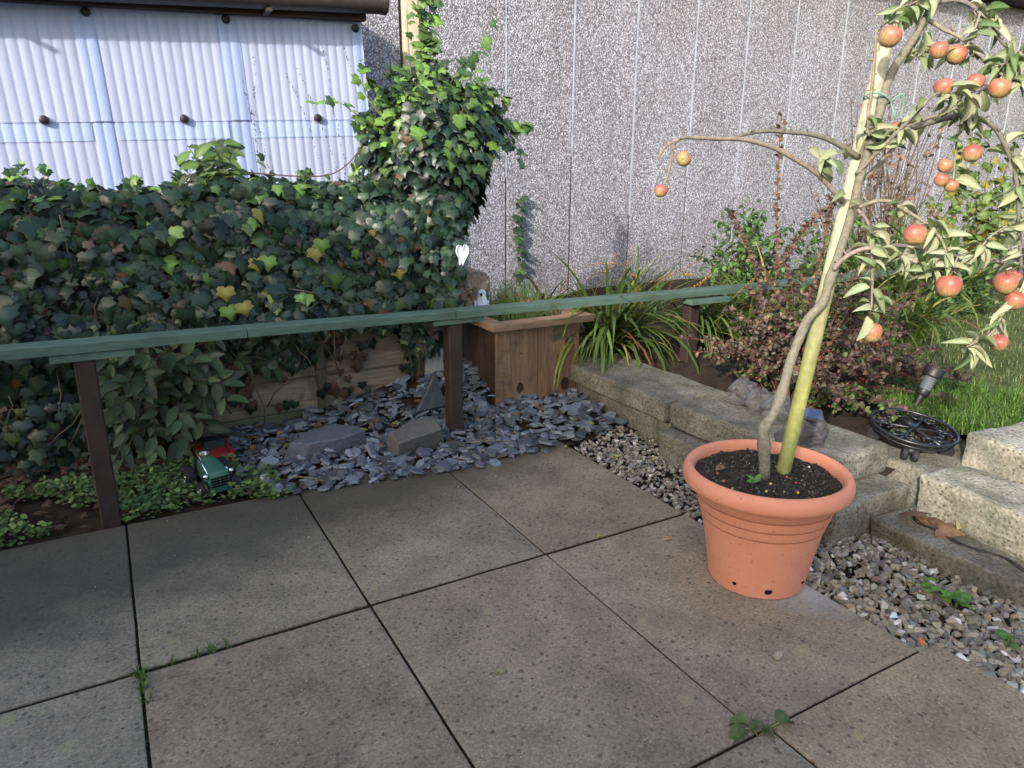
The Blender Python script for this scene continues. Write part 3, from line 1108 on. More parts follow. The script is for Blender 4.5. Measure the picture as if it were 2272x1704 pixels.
shoot([(.26, 1.6, 1.5), (.235, 1.62, 1.62), (.24, 1.66, 1.78), (.255, 1.7, 1.93)], 11, .035)
shoot([(.50, 1.6, 1.5), (.56, 1.64, 1.62), (.62, 1.68, 1.76), (.70, 1.7, 1.97)], 15, .045)
shoot([(.50, 1.55, 1.45), (.60, 1.6, 1.55), (.70, 1.66, 1.57), (.78, 1.68, 1.56)], 16, .045)
shoot([(.55, 1.5, 1.40), (.68, 1.54, 1.44), (.78, 1.58, 1.42), (.87, 1.6, 1.45)], 15, .05)
shoot([(.6, 1.52, 1.3), (.72, 1.56, 1.36), (.78, 1.6, 1.33), (.83, 1.6, 1.25)], 10, .05, cols=(3, 4, 4))
shoot([(.06, 1.5, 1.42), (-.02, 1.52, 1.52), (-.03, 1.55, 1.62), (.0, 1.58, 1.68)], 12, .040)
shoot([(.05, 1.5, 1.38), (-.06, 1.52, 1.44), (-.15, 1.55, 1.50), (-.26, 1.58, 1.49)], 12, .036)
shoot([(.05, 1.5, 1.32), (-.05, 1.5, 1.36), (-.08, 1.5, 1.44)], 8, .04)
for _ in range(26):
    a = U(3.2, 6.2)
    z = U(1.40, 1.58)
    r = crad(z) * .8
    p0 = Vector((.33 + math.cos(a) * r, 1.65 + math.sin(a) * r * .8, z))
    d = Vector((math.cos(a) * U(.3, 1.2), math.sin(a) * .5, U(.2, 1.3))).normalized() * U(.08, .20)
    shoot([p0, p0 + d * .5 + Vector((0, 0, .02)), p0 + d], random.randint(6, 10), .038, .0025, cols=(3, 4, 4, 5, 5))
for _ in range(34):
    a = U(3.4, 5.6)
    z = U(1.15, 1.5)
    r = crad(z) * 1.05
    L.add((.33 + math.cos(a) * r, 1.65 + math.sin(a) * r * .85, z), Vector((U(-.4, .4), -.2, -1)), Vector((0, -.9, .5)) + rdir() * .3, U(.04, .06), random.choice([4, 5, 5]), .02)
L.build(icol, M['ivy'], 200)
tag(mb.build('stems', M['stem'], icol, True), kind='stuff')

# a thin strand of ivy on the garage wall
iw = empty('ivy_strand', 'thin strand of ivy creeping up the pebbledash wall behind the planter', 'ivy', (1.717, 3.17, .3))
L = Leaves(IVY, IP)
mb = MB()
shoot([(1.70, 3.17, .40), (1.73, 3.17, .6), (1.70, 3.17, .8), (1.715, 3.17, 1.02)], 26, .055, .004, (1, 3, 4))
L.build(iw, M['ivy'], 12)
mb.build('stem', M['stem'], iw)

# shrub with pointed leaves in front of the fence, below the rail, and its top above the hedge
OV = [sh_oval(U(.1, .3), U(.1, .35), U(.25, .32)) for _ in range(5)]
SP = [(.035, .058, .030), (.050, .080, .036), (.062, .098, .045), (.028, .045, .026), (.09, .15, .04)]
shr = empty('shrub', 'shrub with pointed grey green leaves hanging below the green rail beside the left post', 'shrub', (-1.0, 1.35, .0))
L = Leaves(OV, SP)
mb = MB()
def spray(base, tip, n, size, cols, sag=.08, rank=.0):
    b, t = Vector(base), Vector(tip)
    mid = b.lerp(t, .5) + Vector((U(-.04, .04), U(-.06, 0), sag))
    P = spline([b, mid, t], 6)
    tube(mb, P, .004, .0015, 5, (.07, .055, .04))
    for i in range(n):
        q = (.25 + .75 * (i + .5) / n) * (len(P) - 1)
        k_ = min(int(q), len(P) - 2)
        p = P[k_].lerp(P[k_ + 1], q - k_)
        d = (P[k_ + 1] - P[k_]).normalized()
        side = d.cross(Vector((0, -1, .4))).normalized() * (1 if i % 2 else -1)
        tt = side * U(.5, 1) + d * .5 + Vector((0, -.3, -.55)) + rdir() * .25
        L.add(p, tt, Vector((0, -.8, .7)) + rdir() * .35, size * U(.7, 1.15), random.choice(cols), rank)
for _ in range(50):
    bx = U(-1.12, -.92)
    tx = U(-1.24, -.76)
    tz = U(.10, .58) if tx < -.84 else U(.3, .55)
    spray((bx, 1.5, .05), (tx, U(1.15, 1.4), tz), random.randint(6, 9), .085, [0, 1, 1, 2, 3], .15, .01)
for _ in range(10):
    spray((-.66, 1.62, 1.0), (-.68 + U(-.12, .12), U(1.5, 1.68), U(1.15, 1.34)), 8, .08, [1, 2, 4, 4], .03, .01)
for _ in range(3):
    spray((-.75, 1.6, .35), (U(-.75, -.45), 1.56, U(.22, .42)), 6, .075, [0, 1, 2], .02)
L.build(shr, M['leaf'], 200)
tag(mb.build('stems', M['stem'], shr, True), kind='stuff')

# ------------------------------------------------------------------ low weeds round the toys
mb = MB()
small = [sh_oval(.1, .1, .45, 3, 0, .3) for _ in range(4)]
def weed_ok(x, y):
    if y < .905 + .02 * nz(x, y, 0, 14): return False
    return True
for _ in range(5200):
    x, y = U(-2.0, -.66), U(.89, 1.28)
    if not weed_ok(x, y): continue
    d = nz(x, y, 0, 3.5) + .5 * sm((x + 1.28) / .15) - (y - 1.0) * .8
    if (x + .885) ** 2 / .0036 + (y - 1.04) ** 2 / .014 < 1: continue
    if x > -.78 and y > 1.08: continue
    if d < -.05: continue
    z = .005 + .03 * sm((y - .9) / .3) + U(0, .05)
    t = rdir(); t.z = abs(t.z) * .3
    put(mb, random.choice(small), (x, y, z), frame(t, Vector((0, -.3, 1)) + rdir() * .45), U(.012, .026), jit(random.choice([(.075, .125, .045), (.10, .16, .05), (.13, .195, .065), (.06, .09, .04)]), .25))
for x, y in ((-.68, .86), (-.70, .87), (-.64, .85), (-.74, .89), (-.72, .88)):
    for _ in range(14):
        t = rdir(); t.z = abs(t.z) * .3
        put(mb, random.choice(small), (x + U(-.03, .03), y + U(-.02, .02), .008 + U(0, .02)), frame(t, Vector((0, -.3, 1)) + rdir() * .4), U(.014, .024), jit((.08, .13, .04)))
tag(mb.build('low_weeds', M['leaf']), kind='stuff')
mb = MB()
for _ in range(260):                                 # leaf litter
    x, y = U(-2.0, -.75), U(.93, 1.6)
    t = rdir(); t.z *= .2
    put(mb, random.choice(IVY), (x, y, .015 + .03 * sm((y - .9) / .3)), frame(t, Vector((0, -.2, 1)) + rdir() * .5), U(.02, .045), jit((.075, .048, .03), .4))
tag(mb.build('leaf_litter', M['dry']), kind='stuff')

# ------------------------------------------------------------------ green rail on brown posts
rail = empty('railing', 'long low green painted timber rail on dark brown square posts crossing the garden', 'railing', (0, 1.1, 0))
RP = [(-2.7, .70, .690), (-.715, .955, .617), (.185, 1.072, .580), (2.15, 1.10, .551), (3.92, 1.12, .551)]
def plank(name, a, b, wid, th, off=0., mat=M['green'], grooves=True):
    a, b = Vector(a), Vector(b)
    d = (b - a).normalized()
    n = Vector((-d.y, d.x, 0)).normalized()
    prof = [(0, 0), (0, th - .004), (.004, th)]
    if grooves:
        for c in (wid * .38, wid * .68):
            prof += [(c - .003, th), (c, th - .003), (c + .003, th)]
    prof += [(wid - .004, th), (wid, th - .004), (wid, 0)]
    vs, fs = [], []
    K = 12
    for i in range(K + 1):
        q = a.lerp(b, i / K)
        for u_, v_ in prof:
            vs.append(q + n * (u_ + off) + Vector((0, 0, v_)))
    m_ = len(prof)
    for i in range(K):
        for k_ in range(m_):
            fs.append((i * m_ + k_, (i + 1) * m_ + k_, (i + 1) * m_ + (k_ + 1) % m_, i * m_ + (k_ + 1) % m_))
    fs.append(tuple(range(m_)))
    fs.append(tuple(K * m_ + k_ for k_ in range(m_ - 1, -1, -1)))
    mb = MB()
    mb.add(vs, fs)
    return mb.build(name, mat, rail)
for i, (a, b) in enumerate(zip(RP[:-1], RP[1:])):
    a, b = Vector(a), Vector(b)
    d = (b - a).normalized() * .0015
    plank('rail', a + d, b - d, .088, .034, grooves=i < 2)
def post(x, y, z, h=.060, foot=-.05):
    obox('post', M['brown'], rail, x - h / 2, x + h / 2, y, y + h, foot, z, .004)
post(-1.243, .903, .613, .062)
post(.187, 1.085, .557, .066)
post(1.63, 1.105, .521, .066)
post(3.86, 1.125, .549, .12)
plank('bracket', (-1.335, .882, .6118), (-1.09, .912, .6048), .08, .026, grooves=False)
plank('bracket', (.075, 1.070, .557), (.335, 1.090, .553), .08, .024, grooves=False)
plank('bracket', (1.565, 1.062, .521), (1.85, 1.068, .517), .07, .027, grooves=False)

# ------------------------------------------------------------------ planter
pl = empty('planter', 'square brown timber planter box with an overhanging rim on the slate chippings', 'planter', (.79, 1.66, .02))
X0, X1, Y0, Y1, ZB, ZT = .535, 1.045, 1.352, 1.95, .0, .432
xm = .782
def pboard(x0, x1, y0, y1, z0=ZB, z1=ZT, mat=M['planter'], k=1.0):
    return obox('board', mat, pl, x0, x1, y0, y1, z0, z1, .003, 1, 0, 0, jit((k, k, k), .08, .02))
pboard(X0, xm - .0015, Y0, Y0 + .022)
pboard(xm + .0015, X1, Y0 + .002, Y0 + .024)
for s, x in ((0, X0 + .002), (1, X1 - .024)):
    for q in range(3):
        pboard(x, x + .022, Y0 + .026 + q * .19, Y0 + .024 + (q + 1) * .19, k=.30)  # side boards tinted dark to paint the shade under the ivy
pboard(X0, xm - .0015, Y1 - .022, Y1)
pboard(xm + .0015, X1, Y1 - .022, Y1)
obox('rim_board', M['planter_x'], pl, X0 - .032, X1 + .075, Y0 - .028, Y0 + .055, ZT + .001, ZT + .038, .004, 2)
obox('rim_board', M['planter_x'], pl, X0 - .030, X1 + .073, Y1 - .055, Y1 + .028, ZT + .001, ZT + .037, .004, 2)
obox('rim_board', M['planter_x'], pl, X0 - .030, X0 + .055, Y0 + .057, Y1 - .057, ZT + .001, ZT + .036, .004, 2)
obox('rim_board', M['planter_x'], pl, X1 - .010, X1 + .073, Y0 + .057, Y1 - .057, ZT + .001, ZT + .036, .004, 2)
for x, z, s in ((.675, .115, .028), (.955, .10, .036), (.965, .335, .018), (.68, .30, .006), (.90, .15, .014), (1.0, .06, .010)):
    mb = MB()
    n = 14
    vs = [(x, Y0 - .0012, z)]
    for i in range(n):
        a = 6.283 * i / n
        q = s * (1 + .18 * nz(i * .8, x, z, 3))
        vs.append((x + math.cos(a) * q * .75, Y0 - .0008, z + math.sin(a) * q))
    vs += [(v[0] + (v[0] - x) * .05, Y0 + .004, v[2] + (v[2] - z) * .05) for v in vs[1:]]
    fs = [(0, i + 1, (i + 1) % n + 1) for i in range(n)] + [(i + 1, n + 1 + i, n + 1 + (i + 1) % n, (i + 1) % n + 1) for i in range(n)]
    mb.add(vs, fs)
    mb.build('knot', M['brown'], pl)
sheet('soil', X0 + .024, X1 - .024, Y0 + .028, Y1 - .024, 10, 10, lambda x, y: .40 + .01 * nz(x, y, 0, 14), M['soil'], parent=pl)

def lump(mb, c, sx, sy, sz, ragged=.3, col=(1, 1, 1), sub=3, seed=0, sc=2.2):
    bm = bmesh.new()
    bmesh.ops.create_icosphere(bm, subdivisions=sub, radius=1)
    for v in bm.verts:
        q = v.co.copy()
        f = 1 + ragged * mn.noise(q * sc + Vector((seed * 3.7, seed, 0))) + ragged * .45 * mn.noise(q * sc * 2.7 + Vector((seed, 0, 9)))
        v.co = Vector((q.x * sx * f, q.y * sy * f, q.z * sz * f)) + Vector(c)
    bm.verts.index_update()
    vs = [v.co.copy() for v in bm.verts]
    fs = [tuple(v.index for v in f.verts) for f in bm.faces]
    bm.free()
    mb.add(vs, fs, col)

dw = MB()
lump(dw, (.59, 1.77, .54), .095, .075, .12, .75, (1, 1, 1), 4, 3, 2.6)
lump(dw, (.56, 1.74, .63), .06, .05, .055, .9, (1, 1, 1), 3, 5, 3)
tube(dw, spline([(.54, 1.73, .6), (.56, 1.72, .68), (.63, 1.72, .68), (.69, 1.73, .64), (.685, 1.72, .57)]), .012, .005, 8)
tube(dw, spline([(.52, 1.72, .62), (.55, 1.71, .70), (.60, 1.72, .695)]), .010, .004, 7)
tag(dw.build('driftwood', M['driftwood'], None, True, 35), 'gnarled pale brown driftwood piece behind the white bird at the planter', 'driftwood')

bird = empty('bird_ornament', 'small white bird ornament with a dark beak on the planter beside the driftwood', 'bird ornament', (.607, 1.655, .468), (0, 0, rad(-30)), local=True)
mb = MB()
pr = [(.001, 0), (.026, .001), (.036, .014), (.0385, .034), (.034, .058), (.027, .078), (.024, .092), (.0245, .104), (.021, .118), (.012, .128), (.001, .131)]
lathe(mb, pr, 20)
mb.build('body', M['white'], bird, True)
mb = MB(); lump(mb, (0, -.026, .106), .0065, .008, .010, .05, (1, 1, 1), 2); mb.build('beak', M['ink'], bird, True)
for s in (-1, 1):
    mb = MB(); lump(mb, (s * .014, -.0195, .111), .0028, .0028, .0028, 0, (1, 1, 1), 1); mb.build('eye', M['black'], bird, True)
mb = MB(); lump(mb, (0, .038, .040), .016, .04, .008, .05, (1, 1, 1), 2); mb.build('tail', M['white'], bird, True)
for s in (-1, 1):
    mb = MB(); lump(mb, (s * .034, .006, .048), .007, .026, .024, .05, (1, 1, 1), 2); mb.build('wing', M['white'], bird, True)

def heart(name, loc, w_, h_, label, tilt):
    e = empty(name, label, 'ornament', loc, (0, 0, rad(tilt)), local=True)
    pts = []
    n = 26
    for i in range(n):
        a = 6.283 * i / n
        x = .5 * math.sin(a) ** 3
        z = (13 * math.cos(a) - 5 * math.cos(2 * a) - 2 * math.cos(3 * a) - math.cos(4 * a)) / 29
        pts.append((x * w_, z * h_ + h_ * .08))
    mb = MB()
    vs = [(0, .012, .0)]
    for x, z in pts: vs.append((x * .55, .008, z * .55))
    for x, z in pts: vs.append((x, -.003, z))
    for x, z in pts: vs.append((x, .003, z))
    fs = [(0, i + 1, (i + 1) % n + 1) for i in range(n)]
    fs += [(1 + i, 1 + n + i, 1 + n + (i + 1) % n, 1 + (i + 1) % n) for i in range(n)]
    fs += [(1 + n + i, 1 + 2 * n + i, 1 + 2 * n + (i + 1) % n, 1 + n + (i + 1) % n) for i in range(n)]
    fs.append(tuple(1 + 2 * n + i for i in range(n)))
    mb.add(vs, fs)
    mb.build('heart', M['white'], e, False)
    mb = MB(); tube(mb, [(0, 0, h_ * .3), (.003, .004, h_ * .85), (0, .02, h_ * 1.6)], .001, .001, 4); mb.build('hanging_wire', M['iron'], e)
heart('heart_ornament', (0.348, 1.34, 0.825), .074, .098, 'white heart ornament hanging at the edge of the ivy above the bird', 12)
heart('heart_ornament', (0.338, 1.38, 0.774), .045, .07, 'smaller white heart ornament half hidden behind the larger hanging heart', -60)
# ------------------------------------------------------------------ concrete blocks edging the bed, and the steps
def block(label, x0, x1, y0, y1, z0, z1, rot=0, mat='block', bev=.012, tiltx=0, tilty=0, seed=0, group='concrete blocks edging the garden bed'):
    cx, cy, cz = (x0 + x1) / 2, (y0 + y1) / 2, (z0 + z1) / 2
    o = obox('concrete_block', M[mat], None, x0 - cx, x1 - cx, y0 - cy, y1 - cy, z0 - cz, z1 - cz, bev, 2, .0065, 5)
    for v in o.data.vertices:
        v.co += mn.noise_vector(v.co * 5 + Vector((seed, 0, 0))) * .009
    o.location = (cx, cy, cz)
    o.rotation_euler = (rad(tiltx), rad(tilty), rad(rot))
    return tag(o, label, 'concrete block', group)
block('long mossy block nearest the planter, with long green leaves drooping over it', .985, 1.36, .562, 1.46, .108, .207, -1.5, bev=.018, seed=1)
block('mossy top block carrying the row of stone shaped solar lights', .950, 1.318, -.295, .503, .124, .238, 1.5, bev=.018, seed=2)
block('darker lower block under the block nearest the planter', 1.02, 1.34, .555, 1.45, -.06, .099, -2, seed=3)
block('stained lower block beside the pot, under the block with the stone shaped lights', .885, 1.30, -.405, .495, -.06, .119, 0, seed=4)
block('grey block under the black wrought iron plant trolley', 1.335, 1.80, -.435, .02, -.06, .170, 5, seed=5)
block('pale speckled step block above the brown leaves and black cable', 1.195, 1.44, -1.55, -.475, .055, .203, -3.5, 'block_pale', .018, seed=6, group='concrete step blocks at the right')
block('uppermost pale speckled step block beside the lawn edge', 1.50, 1.84, -1.55, -.445, .05, .292, -4, 'block_pale', .018, seed=7, group='concrete step blocks at the right')
block('low flat step slab with black cables across it beside the gravel', 1.045, 1.40, -1.75, -.425, -.06, .055, -2.5, seed=8, group='concrete step blocks at the right')

# ------------------------------------------------------------------ lawn
lawn = sheet('lawn', 1.78, 14.5, -5.0, 1.35, 120, 60, lambda x, y: bed_h(x, y) + .012 + .006 * nz(x, y, 0, 5), mat_simple('lawn_soil', (.06, .075, .025), .95, .1, .5, 30, .5), lambda x, y: not (y > .55 and x < 2.5) and not (x < 1.86 and y < -.33))
tag(lawn, kind='structure')
mb = MB()
def blades(n, fx, fy, h0, h1, cols, w_=.0022):
    for _ in range(n):
        x, y = fx(), fy()
        if y > .5 and x < 2.4: continue
        if not inview((x, y, .3), .05): continue
        a = U(0, 6.28)
        d = Vector((math.cos(a), math.sin(a), 0))
        z = bed_h(x, y) + .01
        h = U(h0, h1)
        p = Vector((x, y, z))
        sd_ = Vector((-d.y, d.x, 0)) * w_
        q = p + Vector((0, 0, h * .6)) + d * h * .25
        e = p + Vector((0, 0, h * U(.6, .95))) + d * h * U(.5, .9)
        mb.add([p - sd_, p + sd_, q + sd_ * .8, q - sd_ * .8, e], [(0, 1, 2, 3), (3, 2, 4)], jit(random.choice(cols), .3, .12))
blades(15000, lambda: 1.85 + 3.4 * R() ** 1.3, lambda: U(-.75, 1.3), .018, .042, [(.085, .125, .034), (.11, .14, .042), (.14, .14, .058), (.10, .10, .045)])
blades(3600, lambda: U(1.72, 2.25), lambda: U(-.50, .05), .045, .10, [(.085, .165, .026), (.11, .20, .032), (.10, .15, .034)])
tag(mb.build('grass', M['grass']), kind='stuff')

# ------------------------------------------------------------------ terracotta pot
MUD = .330
PC = (.505, -.424, 0)
pot = empty('plant_pot', 'terracotta coloured plastic pot with a thick rolled rim holding the apple tree', 'plant pot', PC)
mb = MB()
prof = [(.0, .012), (.131, .004), (.139, .0), (.143, .004), (.146, .02), (.152, .06), (.160, .11), (.169, .155), (.1762, .192),
        (.1785, .2010), (.1790, .2026), (.1690, .2032), (.1692, .2066), (.1805, .2074), (.1822, .2090), (.1895, .2350), (.1900, .2366), (.1800, .2372), (.1802, .2406), (.1915, .2414), (.1932, .2430),
        (.2005, .2690), (.2010, .2706), (.1910, .2712), (.1912, .2746), (.2025, .2754), (.2042, .2770), (.2120, .2960), (.2150, .3075),
        (.2290, .3105), (.2370, .313), (.2420, .319), (.2440, .328), (.2435, .342), (.239, .355), (.232, .363), (.224, .3645), (.217, .360), (.2125, .352), (.2105, .335), (.207, .30), (.05, .295)]
lathe(mb, prof, 72, PC)
mb.build('body', M['terra'], pot, True, 28)
# drainage holes near the foot: dark punched openings sitting in the wall
def hole(ang, z, rr, ragged):
    a = rad(ang)
    d = Vector((math.cos(a), math.sin(a), 0))
    s_ = Vector((-d.y, d.x, 0))
    u_ = Vector((d.x * .16, d.y * .16, .987))
    r0 = .143 + z * .165
    c = Vector(PC) + d * (r0 + .0012) + Vector((0, 0, z))
    n = 16
    ring = []
    for i in range(n):
        q = 6.283 * i / n
        k = rr * (1 + (ragged * nz(i * .9, ang, 0, 1) if ragged else 0))
        ring.append(c + s_ * math.cos(q) * k * (1.3 if ragged else 1) + u_ * math.sin(q) * k)
    mb = MB()
    mb.add([c] + ring + [p - d * .012 for p in ring], [(0, i + 1, (i + 1) % n + 1) for i in range(n)] + [(i + 1, n + 1 + i, n + 1 + (i + 1) % n, (i + 1) % n + 1) for i in range(n)])
    mb.build('drain_hole', M['hole'], pot)
hole(198, .036, .0060, 0)
hole(236, .030, .0085, .9)
hole(283, .040, .0050, .5)
mb = MB()
n = 40
vs, fs = [], []
for j in range(13):
    for k in range(n):
        r = .2105 * j / 12
        a = 6.283 * k / n
        x, y = r * math.cos(a), r * math.sin(a)
        vs.append((PC[0] + x, PC[1] + y, MUD + .012 * nz(x, y, 3, 14) + .005 * nz(x, y, 0, 45)))
for j in range(12):
    for k in range(n):
        fs.append((j * n + k, (j + 1) * n + k, (j + 1) * n + (k + 1) % n, j * n + (k + 1) % n))
mb.add(vs, fs, (.030, .023, .018))
comp = tag(mb.build('compost', M['compost'], pot, True), kind='stuff')
mb = MB()
for _ in range(2600):
    r = .206 * math.sqrt(R())
    a = U(0, 6.283)
    x, y = r * math.cos(a), r * math.sin(a)
    s = U(.002, .0062)
    col = (.030, .023, .018) if R() < .72 else ((.085, .07, .055) if R() < .75 else (.20, .18, .15))
    p = Vector((PC[0] + x, PC[1] + y, MUD + .003 + .012 * nz(x, y, 3, 14)))
    mb.add([p + rdir() * s for _ in range(5)], [(0, 1, 2), (0, 2, 3), (0, 3, 1), (1, 3, 4), (2, 4, 3), (1, 4, 2)], jit(col, .4))
tag(mb.build('compost_crumbs', M['stone'], pot), kind='stuff')
mb = MB()
for px_, py_, c in ((-.13, .07, (.42, .11, .03)), (-.155, .02, (.42, .11, .03)), (-.05, -.06, (.55, .42, .05)), (-.17, -.03, (.30, .32, .04)), (-.03, -.14, (.55, .42, .05)), (.03, -.05, (.42, .11, .03)), (.15, -.03, (.6, .58, .5)), (-.10, -.09, (.45, .36, .06)), (.02, -.09, (.35, .05, .04)), (-.09, -.02, (.5, .4, .2))):
    lump(mb, (PC[0] + px_, PC[1] + py_, MUD + .013), .0042, .0042, .0042, .05, c, 1)
tag(mb.build('fertiliser_beads', M['stone'], pot), kind='stuff')
mb = MB()
for t, c in ((Vector((-.9, .1, .3)), (.10, .20, .05)), (Vector((-.3, .6, .5)), (.09, .18, .05)), (Vector((.7, .2, .5)), (.11, .2, .05))):
    put(mb, sh_oval(.2, .1, .3), (.425, -.455, MUD + .012), frame(t, (0, -.2, 1)), .035, c)
tag(mb.build('seedling', M['leaf']), 'tiny green seedling in the pot soil at the foot of the trunk', 'seedling')
mb = MB()
put(mb, sh_oval(.35, .3, .22), (.385, -.335, MUD + .014), frame(Vector((.9, .1, .12)), (0, -.5, 1)), .055, (.20, .125, .08))
tag(mb.build('dead_leaf', M['dry']), 'curled brown dead leaf lying on the pot soil', 'leaf')

# ------------------------------------------------------------------ apple tree and its stake
TRUNK= [(0.5, -0.422, 0.346), (0.493, -0.413, 0.434), (0.491, -0.409, 0.483), (0.516, -0.418, 0.528), (0.534, -0.424, 0.595), (0.549, -0.429, 0.685), (0.566, -0.434, 0.746), (0.586, -0.441, 0.806), (0.62, -0.456, 0.852), (0.631, -0.458, 0.904), (0.645, -0.462, 0.974), (0.669, -0.471, 1.112), (0.678, -0.472, 1.192), (0.699, -0.48, 1.293), (0.711, -0.483, 1.369)]
LEADER= [(0.712, -0.483, 1.388), (0.73, -0.483, 1.42), (0.75, -0.484, 1.468), (0.775, -0.488, 1.503), (0.809, -0.497, 1.558), (0.835, -0.502, 1.608), (0.861, -0.506, 1.64), (0.879, -0.506, 1.675), (0.888, -0.501, 1.717)]
STAKE= [(0.578, -0.419, 0.347), (0.737, -0.463, 1.531)]
BRANCHES=[
  ([(0.682, -0.466, 1.245), (0.612, -0.435, 1.285), (0.556, -0.412, 1.303), (0.495, -0.386, 1.309), (0.431, -0.358, 1.311), (0.379, -0.337, 1.302), (0.327, -0.317, 1.289), (0.286, -0.302, 1.291)],0.01,0.004),
  ([(0.649, -0.459, 1.128), (0.609, -0.445, 1.167), (0.562, -0.426, 1.208), (0.501, -0.399, 1.244), (0.442, -0.374, 1.272), (0.374, -0.343, 1.289), (0.315, -0.318, 1.291), (0.245, -0.287, 1.293), (0.217, -0.286, 1.292), (0.191, -0.275, 1.281), (0.169, -0.267, 1.263), (0.155, -0.263, 1.239)],0.01,0.004),
  ([(0.198, -0.276, 1.276), (0.193, -0.276, 1.26), (0.19, -0.276, 1.243), (0.184, -0.276, 1.209), (0.176, -0.275, 1.18)],0.0045,0.0035),
  ([(0.715, -0.485, 1.288), (0.755, -0.517, 1.305), (0.799, -0.551, 1.327), (0.843, -0.585, 1.343), (0.877, -0.614, 1.349), (0.909, -0.641, 1.341), (0.932, -0.664, 1.323), (0.946, -0.681, 1.296), (0.968, -0.702, 1.245), (0.983, -0.721, 1.185), (0.994, -0.736, 1.105), (1.001, -0.75, 1.024), (1.007, -0.763, 0.962)],0.012,0.005),
  ([(0.671, -0.471, 1.202), (0.686, -0.509, 1.251), (0.697, -0.544, 1.295), (0.714, -0.581, 1.342), (0.707, -0.606, 1.364)],0.007,0.005),
  ([(0.709, -0.459, 1.179), (0.767, -0.47, 1.229), (0.826, -0.481, 1.288), (0.882, -0.491, 1.342), (0.958, -0.513, 1.364), (1.029, -0.531, 1.399), (1.085, -0.541, 1.433), (1.128, -0.544, 1.452)],0.008,0.004),
  ([(0.871, -0.492, 1.636), (0.902, -0.523, 1.641), (0.925, -0.548, 1.631), (0.945, -0.573, 1.607), (0.959, -0.594, 1.582), (0.979, -0.619, 1.536), (0.997, -0.642, 1.508)],0.008,0.004),
  ([(0.849, -0.491, 1.596), (0.875, -0.527, 1.567), (0.897, -0.56, 1.545), (0.92, -0.593, 1.508), (0.943, -0.628, 1.468), (0.963, -0.66, 1.443), (0.974, -0.687, 1.43)],0.007,0.004),
  ([(0.902, -0.589, 1.519), (0.899, -0.599, 1.461), (0.888, -0.605, 1.41), (0.882, -0.612, 1.363), (0.865, -0.615, 1.312), (0.857, -0.622, 1.253), (0.852, -0.63, 1.201), (0.841, -0.635, 1.181)],0.004,0.003),
  ([(0.853, -0.619, 1.348), (0.868, -0.639, 1.323), (0.874, -0.654, 1.272)],0.003,0.002),
  ([(0.66, -0.488, 1.11), (0.687, -0.523, 1.131), (0.708, -0.554, 1.133), (0.727, -0.585, 1.113), (0.758, -0.622, 1.085), (0.783, -0.655, 1.05), (0.784, -0.676, 1.023), (0.78, -0.693, 0.988)],0.007,0.004),
  ([(0.63, -0.471, 0.947), (0.634, -0.494, 0.979), (0.656, -0.526, 1.006), (0.688, -0.564, 1.011), (0.71, -0.596, 1.002), (0.74, -0.634, 0.979), (0.762, -0.666, 0.965), (0.78, -0.696, 0.967), (0.789, -0.721, 0.982)],0.008,0.005),
  ([(0.683, -0.455, 0.986), (0.745, -0.467, 1.006), (0.85, -0.503, 1.006), (0.95, -0.536, 0.993), (1.032, -0.559, 0.975), (1.115, -0.582, 0.966), (1.221, -0.619, 0.945), (1.308, -0.644, 0.929)],0.008,0.005),
  ([(0.65, -0.505, 1.111), (0.666, -0.526, 1.083), (0.674, -0.542, 1.042), (0.674, -0.553, 0.98), (0.673, -0.564, 0.917), (0.67, -0.574, 0.85)],0.006,0.004),
  ([(1.006, -0.762, 0.901), (0.983, -0.756, 0.872), (0.968, -0.755, 0.83), (0.947, -0.75, 0.788), (0.914, -0.738, 0.767), (0.881, -0.726, 0.751)],0.005,0.003),
  ([(1.085, -0.749, 0.954), (1.036, -0.75, 0.928), (0.993, -0.755, 0.871)],0.005,0.004),
  ([(0.621, -0.512, 1.547), (0.63, -0.51, 1.491), (0.638, -0.507, 1.447), (0.645, -0.503, 1.399), (0.65, -0.498, 1.362), (0.66, -0.496, 1.316), (0.672, -0.495, 1.3)],0.004,0.005),
  ([(0.838, -0.496, 1.583), (0.818, -0.508, 1.538), (0.791, -0.516, 1.49)],0.004,0.003),
  ([(0.642, -0.501, 1.547), (0.669, -0.497, 1.568), (0.71, -0.501, 1.582), (0.752, -0.505, 1.596)],0.003,0.003),
  ([(0.565, -0.424, 1.204), (0.558, -0.431, 1.228), (0.563, -0.445, 1.24), (0.579, -0.466, 1.25)],0.003,0.002),
  ([(0.81, -0.71, 0.979), (0.835, -0.731, 1.004), (0.852, -0.749, 1.049), (0.879, -0.771, 1.077)],0.004,0.003),
  ([(0.707, -0.606, 1.364), (0.726, -0.622, 1.393), (0.748, -0.641, 1.397), (0.781, -0.665, 1.392), (0.814, -0.689, 1.407)],0.004,0.003),
  ([(0.92, -0.588, 1.602), (0.905, -0.591, 1.567), (0.884, -0.591, 1.525), (0.852, -0.584, 1.504)],0.004,0.003),
  ([(0.936, -0.631, 1.467), (0.956, -0.654, 1.477), (0.966, -0.671, 1.502), (0.977, -0.689, 1.511)],0.004,0.003),
  ([(0.859, -0.508, 1.632), (0.82, -0.505, 1.643), (0.765, -0.493, 1.621), (0.698, -0.475, 1.607)],0.004,0.003),
]
